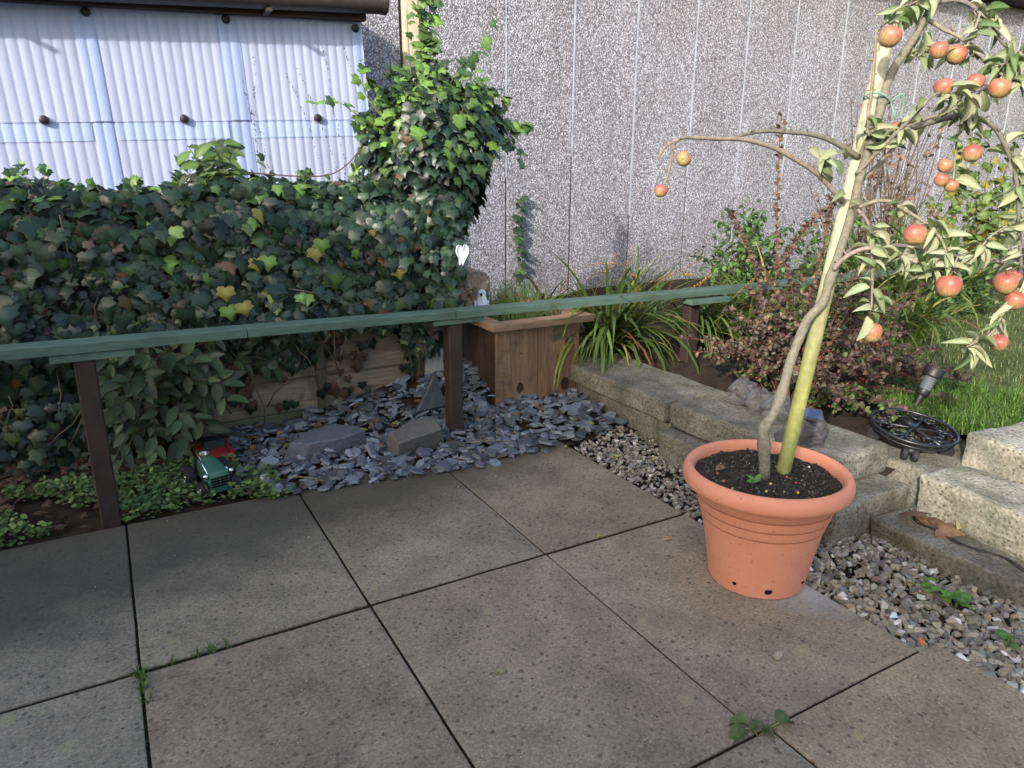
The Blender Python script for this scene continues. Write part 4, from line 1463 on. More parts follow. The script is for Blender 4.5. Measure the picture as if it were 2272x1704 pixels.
APPLES=[(0.220,-0.288,1.240,0.0212),(0.166,-0.269,1.159,0.0190),(0.616,-0.555,1.525,0.0276),(0.784,-0.580,1.504,0.0228),(0.852,-0.584,1.497,0.0267),(0.748,-0.629,1.410,0.0236),(0.815,-0.667,1.421,0.0224),(0.848,-0.708,1.406,0.0267),(0.767,-0.502,1.318,0.0194),(0.876,-0.655,1.254,0.0235),(0.818,-0.623,1.223,0.0201),(0.796,-0.633,1.188,0.0188),(0.820,-0.647,1.173,0.0177),(0.698,-0.647,1.051,0.0302),(0.763,-0.718,0.924,0.0327),(0.977,-0.746,0.920,0.0316),(1.047,-0.728,0.930,0.0249),(0.997,-0.768,0.875,0.0268),(0.679,-0.579,0.783,0.0298),(0.944,-0.774,0.765,0.0244),]
tree = empty('apple_tree', 'young apple tree with bending branches, pale leaves and rosy apples in the terracotta pot', 'apple tree', (.5, -.42, .33))
TRUNK = [tuple(Vector(p) + rt * .006 * sm((p[2] - .85) / .2)) for p in TRUNK]
TP = spline(TRUNK + LEADER[1:], 4)
TP[0] = TP[0] - Vector((0, 0, .03))
mb = MB()
def tr(t):
    r = .0146 - .0050 * t
    if t < .10: r += .0015
    for c, w_, a in ((.045, .012, .005), (.10, .012, .0035), (.175, .014, .004), (.42, .014, .003), (.66, .014, .003)):
        r += a * math.exp(-((t - c) / w_) ** 2)
    if t > .75: r -= .004 * (t - .75) / .25
    return r + .0006 * math.sin(t * 90)
BK = (.165, .152, .112)
tube(mb, TP, 0, n=12, col=BK, rf=tr)
mb.build('trunk', M['bark'], tree, True)
AL = [sh_oval(U(.35, 1.1), U(-.1, .7), U(.19, .29), 6, U(.0, .04)) for _ in range(9)]
AP = [(.23, .26, .15), (.28, .30, .19), (.18, .22, .11), (.32, .33, .22), (.095, .15, .055)]
LV = Leaves(AL, AP)
bare = (0, 1, 2)
dens = {3: 20, 4: 7, 5: 9, 6: 12, 7: 16, 8: 14, 9: 5, 10: 12, 11: 20, 12: 14, 13: 9, 14: 12, 15: 6, 16: 5, 17: 8, 18: 8, 19: 3, 20: 10, 21: 10, 22: 8, 23: 8, 24: 10}
for bi, (pts, r0, r1) in enumerate(BRANCHES):
    P = spline(pts, 4)
    mb = MB()
    col = jit((.21, .18, .135) if bi % 3 else (.15, .13, .11), .15)
    tube(mb, P, r0 * .82, r1 * .8, 7, col)
    for _ in range(len(P) // 2):                     # spurs and buds
        k_ = random.randrange(1, len(P) - 1)
        d = (rdir() + Vector((0, 0, .3))) * U(.008, .022)
        tube(mb, [P[k_], P[k_] + d * .6, P[k_] + d], r1 * .6, r1 * .35, 5, col)
    mb.build('branch', M['bark'], tree, True)
    nleaf = int(dens.get(bi, 0) * 1.15)
    for i in range(nleaf):
        q = (U(.62, 1.0) if bi == 3 else U(.30, 1.0)) * (len(P) - 1)
        k_ = min(int(q), len(P) - 2)
        p = P[k_].lerp(P[k_ + 1], q - k_)
        for _ in range(random.choice([1, 1, 2, 3])):
            d = rdir(); d.z = d.z * .6 - U(.1, .7); d.y -= .15; d.x += .1
            n_ = Vector((-.35, -.7, .7)) + rdir() * .75
            LV.add(p + d.normalized() * .006, d, n_, U(.030, .064), random.choices(range(5), [30, 26, 18, 14, 12])[0], .0)
for p, t, s in (((.55, -.45, 1.21), (.9, -.1, -.45), .06), ((.60, -.46, 1.255), (-.8, .1, -.25), .065), ((.60, -.46, 1.255), (.9, -.1, .02), .06), ((.59, -.46, 1.24), (.5, -.1, -.8), .055), ((.66, -.5, 1.12), (-.8, .1, .25), .045), ((.64, -.47, 1.15), (-.8, -.1, -.1), .05),
                ((.67, -.575, .845), (.95, -.1, -.02), .085), ((.67, -.575, .845), (-.6, .1, .15), .05), ((.67, -.575, .84), (.55, -.1, -.85), .07), ((.66, -.57, .83), (-.4, -.1, -.95), .07), ((.68, -.575, .84), (.3, 0, .9), .035)):
    LV.add(p, t, Vector((-.3, -.7, .6)) + rdir() * .3, s, random.choice([0, 1, 2]), .05)
LV.build(tree, M['apple_leaf'], 290)
apple_me = []
for k in range(3):
    mb = MB()
    a_ = U(.98, 1.08)
    prof = [(.001, -.78), (.12, -.84), (.30, -.86), (.55, -.78), (.80, -.52), (.96, -.15), (1.0, .15), (.95, .45), (.78, .72), (.52, .86), (.30, .87), (.14, .78), (.03, .66), (.001, .64)]
    lathe(mb, [(r, z * a_) for r, z in prof], 24)
    vs = [Vector(v) * .0245 for v in mb.v]
    vs = [Vector((v.x * (1 + .06 * math.sin(k + 2 * math.atan2(v.y, v.x))), v.y, v.z)) for v in vs]
    mb.v = [tuple(v) for v in vs]
    mb.c = [(1, 1, 1)] * len(mb.v)
    apple_me.append(mb.mesh('apple', M['apple'], True))
mb = MB(); tube(mb, [(0, 0, .014), (.001, 0, .022), (.003, .001, .031)], .0013, .0016, 5, (.12, .09, .05)); stalk_me = mb.mesh('stalk', M['bark'])
mb = MB()
for i in range(5):
    a = 6.283 * i / 5
    d = Vector((math.cos(a), math.sin(a), 0))
    s_ = Vector((-d.y, d.x, 0))
    mb.add([d * .001 - s_ * .0012, d * .001 + s_ * .0012, d * .0045 + Vector((0, 0, -.002))], [(0, 1, 2)], (.05, .035, .02))
mb.v = [(x, y, z - .0185) for x, y, z in mb.v]
eye_me = mb.mesh('calyx', M['bark'])
for i, (x, y, z, r) in enumerate(APPLES):
    o = link('apple', apple_me[i % 3], tree)
    o.location = (x, y, z)
    s = .95 * r / .0245
    o.scale = (s, s, s)
    o.rotation_euler = (U(-.35, .35), U(-.35, .35), U(0, 6.3))
    if i == 0: o.rotation_euler = Vector((.70, .68, .22)).to_track_quat('Z', 'Y').to_euler()
    for nm, me in (('stalk', stalk_me), ('calyx', eye_me)):
        c = bpy.data.objects.new(nm, me)
        C.objects.link(c)
        c.parent = o

mb = MB()
a, b = Vector(STAKE[0]) - Vector((0, 0, .05)), Vector(STAKE[1]) - rt * .004
SPT = [a.lerp(b, i / 16) for i in range(17)]
SCOL = []
n = 16
tube(mb, SPT, .0215, .0205, n)
mb.c = []
for i in range(17):
    t = i / 16
    gcol = (.215, .225, .070)
    pcol = (.38, .355, .25)
    f = sm((t - .22) / .5)
    c = tuple(g_ + (p_ - g_) * f for g_, p_ in zip(gcol, pcol))
    for k in range(n):
        mb.c.append(jit(c, .1, .05))
tag(mb.build('support_stake', M['stake'], None, True, 60), 'round pale wooden stake, greenish at the foot, holding up the apple tree', 'stake')
mb = MB()
tc = Vector((.716, -.463, 1.395))
ring = []
for i in range(25):
    a_ = 6.283 * i / 24
    ring.append(tc + Vector((.036 * math.cos(a_), .030 * math.sin(a_) - .008, .004 * math.sin(2 * a_) - .010 * math.cos(a_))))
tube(mb, ring, .0028, .0028, 6)
tube(mb, spline([tc + Vector((.036, -.02, -.01)), tc + Vector((.055, -.04, .012)), tc + Vector((.068, -.04, -.01)), tc + Vector((.062, -.04, -.05))]), .0028, .0022, 6)
tube(mb, spline([tc + Vector((.030, -.03, -.012)), tc + Vector((.018, -.05, -.035)), tc + Vector((.028, -.05, -.055))]), .0028, .0022, 6)
tag(mb.build('tree_tie', M['twine'], None, True), 'green twine tied round the top of the stake and trunk', 'tie')

# ------------------------------------------------------------------ solar lights shaped like stones
def rock_light(label, loc, rz, s, front):
    e = empty('solar_light', label, 'solar light', loc, (0, 0, rad(rz)), local=True)
    e['group'] = 'stone shaped solar lights on the block'
    rnd = random.Random(int(s * 1e4) + rz)
    pts = []
    if front:                                        # wedge, solar panel set in the top at the high end
        base = [(-.085, -.040, 0), (.050, -.048, 0), (.055, .045, 0), (-.075, .050, 0)]
        top = [(-.012, -.018, .074), (.042, -.022, .068), (.046, .028, .086), (-.008, .032, .092)]
    else:                                            # leaning back, round lamp on the face at the left
        base = [(-.034, -.036, .0), (.045, -.040, 0), (.052, .035, 0), (-.026, .038, 0)]
        top = [(-.056, -.030, .036), (-.052, .034, .040), (-.006, -.034, .090), (-.002, .034, .092), (.034, -.016, .082), (.038, .018, .080)]
    for a_ in base + top: pts.append(Vector(a_) * s)
    for a_ in ((.058, -.004, .045), (.03, -.046, .05), (.03, .044, .05)): pts.append(Vector(a_) * s)
    vs, fs = hull(pts)
    bm = bmesh.new()
    V = [bm.verts.new(v) for v in vs]
    for f in fs: bm.faces.new([V[i] for i in f])
    bmesh.ops.triangulate(bm, faces=list(bm.faces))
    bmesh.ops.subdivide_edges(bm, edges=list(bm.edges), cuts=5, use_grid_fill=True)
    bmesh.ops.triangulate(bm, faces=list(bm.faces))
    sd_ = rnd.random() * 50
    for v in bm.verts:
        if v.co.z > .002:
            q = v.co / s * 30 + Vector((sd_, 0, 0))
            d1 = mn.voronoi(q)[0]
            v.co += Vector((v.co.x, v.co.y, v.co.z * .6)).normalized() * (.020 * (.45 - d1[0]) + .012 * mn.noise(q * 1.7)) * s
    for f in bm.faces: f.smooth = False
    me = bpy.data.meshes.new('rock')
    bm.to_mesh(me); bm.free()
    me.materials.append(M['rockres'])
    link('body', me, e)
    if front:
        p = [Vector(q) * s for q in top]
        c = sum(p, Vector()) / 4
        nrm = (p[1] - p[0]).cross(p[3] - p[0]).normalized()
        mb = MB()
        q = [c + (v - c) * 1.0 + nrm * .004 for v in p]
        mb.add(q + [v + nrm * .006 for v in q], [(0, 1, 5, 4), (1, 2, 6, 5), (2, 3, 7, 6), (3, 0, 4, 7), (4, 5, 6, 7), (3, 2, 1, 0)])
        mb.build('panel_frame', M['rockres'], e)
        mb = MB()
        q = [c + (v - c) * .80 + nrm * .0115 for v in p]
        mb.add(q + [v - nrm * .003 for v in q], [(0, 1, 2, 3), (0, 4, 5, 1), (1, 5, 6, 2), (2, 6, 7, 3), (3, 7, 4, 0)])
        mb.build('solar_panel', M['panel'], e)
    else:
        nrm = Vector((-.70, -.10, .62)).normalized()
        B = nrm.to_track_quat('Z', 'Y').to_matrix()
        mb = MB()
        c0 = Vector((-.031, .001, .066)) * s + nrm * .007
        lathe(mb, [(.037 * s, -.012), (.0375 * s, .004), (.034 * s, .007), (.032 * s, .004)], 24, c0, M=B)
        mb.build('lamp_ring', M['rockres'], e, True, 40)
        mb = MB()
        lathe(mb, [(.0325 * s, .003), (.027 * s, .008), (.015 * s, .011), (.001, .012)], 24, c0, M=B)
        mb.build('lens', M['lens'], e, True)
    return e
rock_light('stone shaped solar light with round clear lamp, farthest from the pot in the row', (1.215, .335, .236), -62, 1.12, False)
rock_light('middle stone shaped solar light in the row of round lamps', (1.178, .205, .236), -60, 1.08, False)
rock_light('stone shaped solar light partly hidden behind the apple tree trunk', (1.145, .085, .236), -58, 1.14, False)
rock_light('stone shaped solar light with a square blue panel just behind the pot rim', (1.045, -.125, .236), -36, 1.32, True)

# ------------------------------------------------------------------ black solar stake light in the lawn
e = empty('stake_light', 'black cylindrical solar stake light leaning in the lawn', 'solar light', (1.78, -.085, .235), (rad(8), rad(20), 0), local=True)
mb = MB(); tube(mb, [(0, 0, -.05), (0, 0, .075)], .014, .017, 12); mb.build('spike', M['black'], e, True, 50)
mb = MB(); lathe(mb, [(.017, .070), (.024, .075), (.027, .088), (.025, .098), (.001, .099)], 20); mb.build('collar', M['black'], e, True, 40)
mb = MB()
pr = []
for i in range(15): pr.append((.024 + (.0015 if i % 2 else 0), .099 + .0045 * i))
lathe(mb, pr, 24); mb.build('lens', M['lens'], e, True, 30)
mb = MB(); lathe(mb, [(.001, .158), (.036, .158), (.039, .161), (.039, .196), (.036, .200), (.034, .198), (.001, .198)], 28); mb.build('cap', M['black'], e, True, 40)
mb = MB(); box(mb, -.016, .016, -.016, .016, .1985, .2005); mb.build('solar_panel', M['panel'], e)

# ------------------------------------------------------------------ wrought iron plant trolley
e = empty('plant_trolley', 'round black wrought iron plant trolley on small castors on the concrete block', 'plant trolley', (1.505, -.245, .176), local=True)
TM = Matrix.Rotation(rad(8), 3, rt) @ Matrix.Rotation(rad(4), 3, Vector((fw.x, fw.y, 0))) @ Matrix.Rotation(rad(15), 3, 'Z')
e.rotation_euler = TM.to_euler()
RT, ZTR = .153, .086
def ring_tube(r, z, tr_, n=48, c=(0, 0), el=1.0):
    return [(c[0] + r * math.cos(6.2832 * i / n), c[1] + r * el * math.sin(6.2832 * i / n), z) for i in range(n + 1)]
mb = MB(); tube(mb, ring_tube(RT, ZTR, .005), .0068, .0068, 8, cap=False); mb.build('outer_ring', M['iron'], e, True)
mb = MB(); tube(mb, ring_tube(RT - .010, ZTR - .022, .005), .0045, .0045, 8, cap=False); mb.build('lower_ring', M['iron'], e, True)
for a_ in (0, 60, 120):
    q = rad(a_)
    mb = MB(); tube(mb, [(-RT * math.cos(q), -RT * math.sin(q), ZTR - .004), (RT * math.cos(q), RT * math.sin(q), ZTR - .004)], .0058, .0058, 6); mb.build('spoke', M['iron'], e, True)
for a_ in range(30, 390, 60):
    q = rad(a_)
    d = Vector((math.cos(q), math.sin(q), 0)); s_ = Vector((-d.y, d.x, 0))
    mb = MB()
    for sg in (1, -1):
        pts = []
        for i in range(17):
            t = i / 16 * 5.2
            r = .026 * (1 - .10 * t)
            c = d * .102 + s_ * sg * .027
            pts.append(c + (d * math.cos(t) + s_ * sg * math.sin(t)) * r + Vector((0, 0, ZTR)))
        tube(mb, pts, .0046, .0042, 6)
    mb.build('scroll', M['iron'], e, True)
for a_ in (20, 110, 200, 290):
    q = rad(a_)
    d = Vector((math.cos(q), math.sin(q), 0)); s_ = Vector((-d.y, d.x, 0))
    c = d * .128
    mb = MB()
    tube(mb, [c + Vector((0, 0, ZTR)), c + Vector((0, 0, .045))], .011, .011, 8)
    lump(mb, c + Vector((0, 0, .045)), .022, .022, .018, .0, (1, 1, 1), 2)
    o = mb.build('castor', M['black'], e, True, 40)
    mb = MB()
    for sg in (1, -1):
        B = (s_ * sg).to_track_quat('Z', 'Y').to_matrix()
        lathe(mb, [(.001, .007), (.023, .007), (.028, .011), (.028, .024), (.024, .028), (.014, .027), (.001, .026)], 20, c + Vector((0, 0, .028)), M=B)
    w_ = mb.build('wheel', M['tyre'], o, True, 40)
mb = MB(); box(mb, -.016, .016, -.013, .013, ZTR - .002, ZTR + .010); mb.build('hub_plate', M['iron'], e)

# ------------------------------------------------------------------ planting behind the blocks
# sword leaved clumps
BL = [sh_blade(8, U(.013, .022), b_) for b_ in (.30, .45, .60, .75, .90, 1.02, 1.08)]
CP = [(.085, .135, .032), (.12, .18, .042), (.065, .10, .03), (.19, .20, .055), (.20, .10, .04), (.28, .22, .08)]
def clump(label, x, y, n, lmin, lmax, spread, nparts, a0=0, a1=6.283, zb=None, lean=(0, 0)):
    z = bed_h(x, y) - .01 if zb is None else zb
    e = empty('sword_leaf_plant', label, 'plant', (x, y, z))
    L = Leaves(BL, CP)
    for _ in range(n):
        a = U(a0, a1)
        d = Vector((math.cos(a) + lean[0], math.sin(a) + lean[1], 0))
        p = Vector((x + U(-1, 1) * spread, y + U(-1, 1) * spread, z))
        t = (Vector((0, 0, 1)) + d * U(.05, .55)).normalized()
        L.add(p, t, d, U(lmin, lmax), random.choices(range(6), [34, 24, 22, 9, 3, 4])[0], 0)
    L.build(e, M['grass'], nparts, rest='leaves')
    return e
clump('arching sword leaved clump drooping over the block beside the planter', 1.38, 1.56, 150, .48, .88, .08, 70, 2.6, 6.6, lean=(-.05, -.55))
clump('arching sword leaved clump under the rail, right of its right post', 1.95, 1.42, 100, .40, .66, .10, 45, 2.6, 6.6, lean=(.1, -.3))
clump('dense sword leaved clump at the back of the purple shrub, under the rail', 2.35, 1.30, 70, .40, .70, .14, 35)
clump('upright sword leaved tuft against the wall behind the planter', 1.46, 2.35, 20, .45, .75, .05, 16, 0, 6.28, .16)
clump('upright sword leaved tuft with orange tips above the middle of the right rail', 2.12, 2.2, 34, .40, .68, .12, 20)
clump('broad leaved upright tuft behind the rail beside the purple shrub', 2.45, 1.75, 18, .40, .66, .05, 16)
clump('large pale clump of long grassy leaves behind the apple tree', 3.55, 1.15, 150, .55, 1.0, .30, 40)
clump('sword leaved clump at the lawn edge right of the brown end post', 2.75, .62, 70, .35, .65, .16, 40, 2.6, 6.6)
clump('far sword leaved clump in front of the wall at the right', 4.4, 1.7, 90, .5, .9, .3, 10)
mb = MB()
for _ in range(12):
    x, y = U(1.45, 2.3), U(1.2, 2.2)
    z = .2
    P = spline([(x, y, z), (x + U(-.06, .06), y - .1, z + U(.25, .4)), (x + U(.05, .25), y - U(.1, .3), z + U(.35, .55))], 5)
    tube(mb, P, .002, .0012, 4, (.16, .09, .035))
    for i in range(9):
        p = P[-1].lerp(P[-4], i / 9)
        lump(mb, p + Vector((0, 0, .005)), .005, .004, .005, .1, jit((.32, .15, .035), .3), 1)
tag(mb.build('seed_heads', M['stem']), kind='stuff')

# purple barberry
bb = empty('barberry_bush', 'spreading purple leaved barberry bush with red shoots behind the stone shaped lights', 'shrub', (1.55, .28, .2))
small = [sh_oval(U(.1, .4), U(0, .3), U(.30, .42), 3, 0, -.2) for _ in range(5)]
mb, ms = MB(), MB()
BC = [(.080, .052, .042), (.056, .038, .032), (.110, .072, .052), (.175, .115, .070), (.062, .072, .028), (.080, .110, .032)]
def bstem(pts, nl, size, cols, r=.003):
    P = spline(pts, 5)
    tube(ms, P, r, .0012, 5, (.13, .045, .035))
    for i in range(nl):
        q = (.12 + .88 * (i + R()) / nl) * (len(P) - 1)
        k_ = min(int(q), len(P) - 2)
        p = P[k_].lerp(P[k_ + 1], q - k_)
        for _ in range(random.choice([2, 3, 4])):
            d = rdir(); d.z += .2
            put(mb, random.choice(small), p + d * .003, frame(d, Vector((-.2, -.5, .8)) + rdir() * .7), size * U(.55, 1.2), jit(BC[random.choice(cols)], .3))
for _ in range(180):
    a = U(0, 6.283)
    rr = U(.12, 1.2) ** .65
    tx, ty = 1.66 + math.cos(a) * .62 * rr + .02, .30 + math.sin(a) * .50 * rr
    tz = .24 + (.52 - .40 * rr * rr) * U(.35, 1.05)
    if ty < -.12 and tx > 1.5: tz *= .8
    tx = max(tx, 1.20 + .25 * sm((.45 - tz) / .2))
    bx, by = 1.58 + U(-.12, .12), .32 + U(-.1, .1)
    mid = ((bx * .55 + tx * .45), (by * .55 + ty * .45), .2 + (tz - .2) * .75 + .05)
    inner = rr < .55 or tz < .35
    bstem([(bx, by, .18), mid, (tx, ty, tz)], 22, .024, [0, 1, 4, 1, 4, 5, 5] if inner else [0, 1, 1, 2, 2, 3, 0, 4])
for _ in range(34):
    tx, ty = U(1.75, 2.55), U(.50, .80)
    bstem([(1.75 + U(-.1, .3), .45, .2), ((1.75 + tx) / 2, ty, .5), (tx, ty, U(.50, .74))], 20, .025, [0, 1, 4, 2, 3, 0])
for tip, n in (((1.07, .62, .49), 24), ((1.12, .56, .43), 20), ((1.95, -.22, .40), 26), ((1.98, -.20, .36), 26), ((2.12, .15, .72), 22), ((2.2, .2, .66), 18), ((1.50, .58, .80), 22), ((1.62, .55, .83), 20), ((1.25, .5, .62), 20), ((1.4, .55, .70), 22)):
    b_ = Vector((1.58, .30, .2))
    t = Vector(tip)
    bstem([b_, b_.lerp(t, .55) + Vector((0, 0, .08)), t], n, .024, [0, 2, 3, 1, 0])
for pts in ([(1.72, .62, .3), (1.76, .70, .75), (1.80, .78, 1.15), (1.80, .80, 1.48)], [(1.65, .60, .3), (1.62, .68, .7), (1.46, .74, 1.02)], [(1.8, .6, .3), (1.98, .62, .8), (2.0, .62, 1.10)], [(1.74, .68, .75), (1.9, .66, .95), (2.1, .62, 1.10)]):
    bstem(pts, 46, .026, [0, 2, 3, 3, 0], .004)
tag(mb.build('leaves', M['berb'], bb, True), kind='stuff')
tag(ms.build('stems', M['stem'], bb, True), kind='stuff')
mb = MB()
for _ in range(30):
    lump(mb, (U(1.25, 2.0), U(-.1, .45), U(.24, .6)), .005, .005, .007, 0, jit((.45, .03, .03), .2), 1)
tag(mb.build('berries', M['red'], bb, True), kind='stuff')

def leafy(name, label, cen, ext, n, size, cols, stems=14, mat='leaf', shapes=None, cat='shrub'):
    e = empty(name, label, cat, (cen[0], cen[1], .2))
    mb, ms = MB(), MB()
    sh = shapes or [sh_oval(U(.1, .4), U(.1, .4), U(.34, .44), 4) for _ in range(5)]
    pts = []
    for _ in range(stems):
        t = Vector((cen[0] + U(-1, 1) * ext[0], cen[1] + U(-1, 1) * ext[1], cen[2] + U(-.3, 1) * ext[2]))
        b_ = Vector((cen[0] + U(-.5, .5) * ext[0], cen[1] + U(-.3, .3) * ext[1], .18))
        P = spline([b_, b_.lerp(t, .5) + Vector((U(-.06, .06), U(-.06, .06), .05)), t], 6)
        tube(ms, P, .006, .002, 5, (.10, .075, .05))
        pts.append(P)
    for _ in range(n):
        P = random.choice(pts)
        q = U(.3, 1) * (len(P) - 1)
        k_ = min(int(q), len(P) - 2)
        p = P[k_].lerp(P[k_ + 1], q - k_) + rdir() * U(.0, .09)
        d = rdir(); d.z -= .2
        put(mb, random.choice(sh), p, frame(d, Vector((-.2, -.6, .7)) + rdir() * .6), size * U(.6, 1.2), jit(random.choice(cols), .3))
    tag(mb.build('leaves', M[mat], e, True), kind='stuff')
    tag(ms.build('stems', M['stem'], e, True), kind='stuff')
    return e
leafy('green_shrub', 'dark green small leaved shrub against the wall left of the apple tree trunk', (2.62, 1.75, .55), (.42, .3, .45), 1700, .042, [(.045, .085, .028), (.065, .115, .035), (.03, .06, .022), (.09, .16, .045)], 26)
leafy('green_shrub', 'bright green leafy shrub low behind the trunk, under the bare twigs', (3.15, 1.35, .45), (.45, .35, .45), 1900, .045, [(.06, .115, .032), (.085, .15, .04), (.045, .09, .028)], 26)
leafy('green_shrub', 'low dark shrub behind the brown end post at the right', (3.75, 1.05, .35), (.55, .3, .3), 1300, .045, [(.05, .095, .03), (.07, .13, .035)], 20)
leafy('yellow_shrub', 'shrub with yellow and green lobed leaves against the wall at the right edge', (4.65, 1.35, 1.05), (.30, .35, .55), 800, .055, [(.20, .18, .04), (.13, .18, .05), (.10, .16, .045), (.08, .13, .04)], 16, shapes=IVY)
leafy('dry_shrub', 'sparse shrub with withered brown leaves and many bare twigs behind the apple tree', (4.1, 1.75, 1.05), (.55, .3, .75), 420, .05, [(.11, .075, .055), (.16, .10, .07), (.08, .06, .045)], 70, 'dry')
# grassy tuft and small plants in the planter
e = empty('grass_tuft', 'wispy green grass growing behind the rail beside the white bird', 'plant', (.86, 1.72, .41))
mb = MB()
for _ in range(520):
    x, y = U(.62, 1.05), U(1.45, 1.92)
    h = U(.08, .24) * (1.15 if x < .95 else .8)
    a = U(0, 6.28)
    d = Vector((math.cos(a), math.sin(a) * .5, 0))
    p = Vector((x, y, .40))
    sd_ = Vector((.0011, 0, 0))
    q = p + Vector((0, 0, h * .7)) + d * h * .2
    t = p + Vector((0, 0, h)) + d * h * U(.3, .8)
    mb.add([p - sd_, p + sd_, q + sd_, q - sd_, t], [(0, 1, 2, 3), (3, 2, 4)], jit(random.choice([(.10, .17, .04), (.13, .19, .06), (.15, .15, .06), (.06, .12, .03)]), .3))
tag(mb.build('blades', M['grass'], e), kind='stuff')
mb = MB()
for _ in range(90):
    p = (U(.74, 1.0), U(1.5, 1.85), U(.44, .56))
    put(mb, random.choice(OV), p, frame(rdir(), Vector((-.2, -.6, .7)) + rdir() * .4), U(.025, .045), jit(random.choice([(.10, .18, .04), (.16, .09, .06), (.13, .08, .055)]), .3))
tag(mb.build('leaves', M['leaf'], e, True), kind='stuff')
mb = MB(); put(mb, OV[0], (.785, 1.55, .535), frame(Vector((.6, -.1, -.8)), Vector((-.1, -1, .4))), .075, (.48, .11, .07))
tag(mb.build('red_leaf', M['leaf'], None, True), 'single bright red leaf above the rail behind the planter rim', 'leaf')

# ------------------------------------------------------------------ toy tractors
def wheel(name, parent, x, y, z, r, w_):
    mb = MB()
    B = Matrix.Rotation(rad(90), 3, 'Y')
    pr = [(r * .62, -w_ / 2), (r * .9, -w_ / 2), (r, -w_ * .32), (r, w_ * .32), (r * .9, w_ / 2), (r * .62, w_ / 2)]
    lathe(mb, pr, 24, (x, y, z), M=B)
    for i in range(16):
        a_ = 6.283 * i / 16
        c = Vector((x, y + math.cos(a_) * r * 1.01, z + math.sin(a_) * r * 1.01))
        mb.add([c + Vector((sx * w_ * .42, -math.sin(a_) * q, math.cos(a_) * q)) for sx, q in ((-1, .002), (1, .004), (1, -.002), (-1, -.004))], [(0, 1, 2, 3)])
    o = mb.build('wheel', M['tyre'], parent, True, 40)
    mb = MB()
    sg = 1 if x > 0 else -1
    lathe(mb, [(.001, sg * w_ * .42), (r * .18, sg * w_ * .40), (r * .30, sg * w_ * .15), (r * .55, sg * w_ * .30), (r * .64, sg * w_ * .52)], 20, (x, y, z), M=B)
    mb.build('hubcap', M['chrome'], o, True, 40)
t1 = empty('toy_tractor', 'green toy tractor with chrome trim facing the patio among the weeds', 'toy tractor', (-.885, 1.015, .018), (0, 0, rad(14)), local=True)
def loft(name, mat, parent, secs, n=16, sq=.35):
    """secs: (y, half width, z0, z1)"""
    mb = MB()
    vs, fs = [], []
    for y, hw, z0, z1 in secs:
        for k in range(n):
            a_ = 6.283 * k / n
            c, s = math.cos(a_), math.sin(a_)
            c = math.copysign(abs(c) ** sq, c)
            s = math.copysign(abs(s) ** (sq * 1.4), s)
            vs.append((c * hw, y, (z0 + z1) / 2 + s * (z1 - z0) / 2))
    m_ = len(secs)
    for i in range(m_ - 1):
        for k in range(n):
            fs.append((i * n + k, i * n + (k + 1) % n, (i + 1) * n + (k + 1) % n, (i + 1) * n + k))
    fs.append(tuple(range(n - 1, -1, -1)))
    fs.append(tuple((m_ - 1) * n + k for k in range(n)))
    mb.add(vs, fs)
    return mb.build(name, mat, parent, True, 40)
t1.scale = (1.05,) * 3
hood = loft('hood', M['tgreen'], t1, [(-.060, .034, .02, .085), (-.055, .038, .015, .093), (-.02, .039, .02, .102), (.03, .036, .03, .112), (.06, .034, .04, .116), (.065, .03, .045, .112)])
for i in range(4):
    for sx in (-1, 1):
        mb = MB(); box(mb, sx * .0165 - .0145, sx * .0165 + .0145, -.0645, -.0585, .036 + i * .010, .041 + i * .010); mb.build('grille_slot', M['hole'], hood)
mb = MB(); box(mb, -.042, .042, -.058, -.04, .012, .030); mb.build('bumper', M['tgreen'], t1)
for sx in (-1, 1):
    mb = MB(); lathe(mb, [(.001, .012), (.007, .010), (.010, .004), (.009, -.006), (.001, -.010)], 16, (sx * .046, -.050, .082), M=Matrix.Rotation(rad(90), 3, 'X')); mb.build('headlight', M['chrome'], t1, True)
mb = MB(); tube(mb, [(-.036, -.045, .088), (-.030, .02, .113), (-.026, .055, .122)], .0022, .0022, 6); mb.build('trim', M['chrome'], t1, True)
for i in range(3):
    mb = MB(); lump(mb, (.040, -.02 + i * .018, .078 - i * .004), .010, .008, .012, .3, (1, 1, 1), 2, i); mb.build('engine_block', M['chrome'], t1, True)
mb = MB(); box(mb, .034, .064, -.035, .06, .044, .050); mb.build('fender', M['tgreen'], t1)
mb = MB(); lathe(mb, [(.001, .0), (.018, .0), (.022, .006), (.020, .016), (.014, .02), (.001, .021)], 18, (0, .072, .118)); mb.build('air_filter', M['chrome'], t1, True, 40)
mb = MB(); box(mb, -.026, .026, .06, .12, .03, .09); mb.build('seat', M['black'], t1)
for sx in (-1, 1):
    wheel('wheel', t1, sx * .055, -.035, .028, .030, .026)
    wheel('wheel', t1, sx * .062, .085, .042, .044, .034)
t2 = empty('toy_car', 'red toy car with chrome wheels tucked behind the green toy tractor', 'toy car', (-.845, 1.295, .002), (0, 0, rad(2)), local=True)
loft('body', M['red'], t2, [(-.095, .045, .03, .075), (-.085, .055, .025, .085), (-.02, .058, .025, .095), (.05, .058, .025, .095), (.09, .05, .03, .085), (.1, .04, .035, .075)])
loft('cabin', M['black'], t2, [(-.03, .040, .09, .10), (-.01, .040, .09, .122), (.04, .038, .09, .122), (.07, .038, .09, .10)])
for sx in (-1, 1):
    for yy in (-.055, .06):
        wheel('wheel', t2, sx * .062, yy, .034, .036, .030)
        mb = MB()
        pts = [(sx * .060, yy + .046 * math.cos(q), .036 + .046 * math.sin(q)) for q in [math.pi * i / 12 for i in range(13)]]
        tube(mb, pts, .010, .010, 6)
        mb.build('fender', M['red'], t2, True)

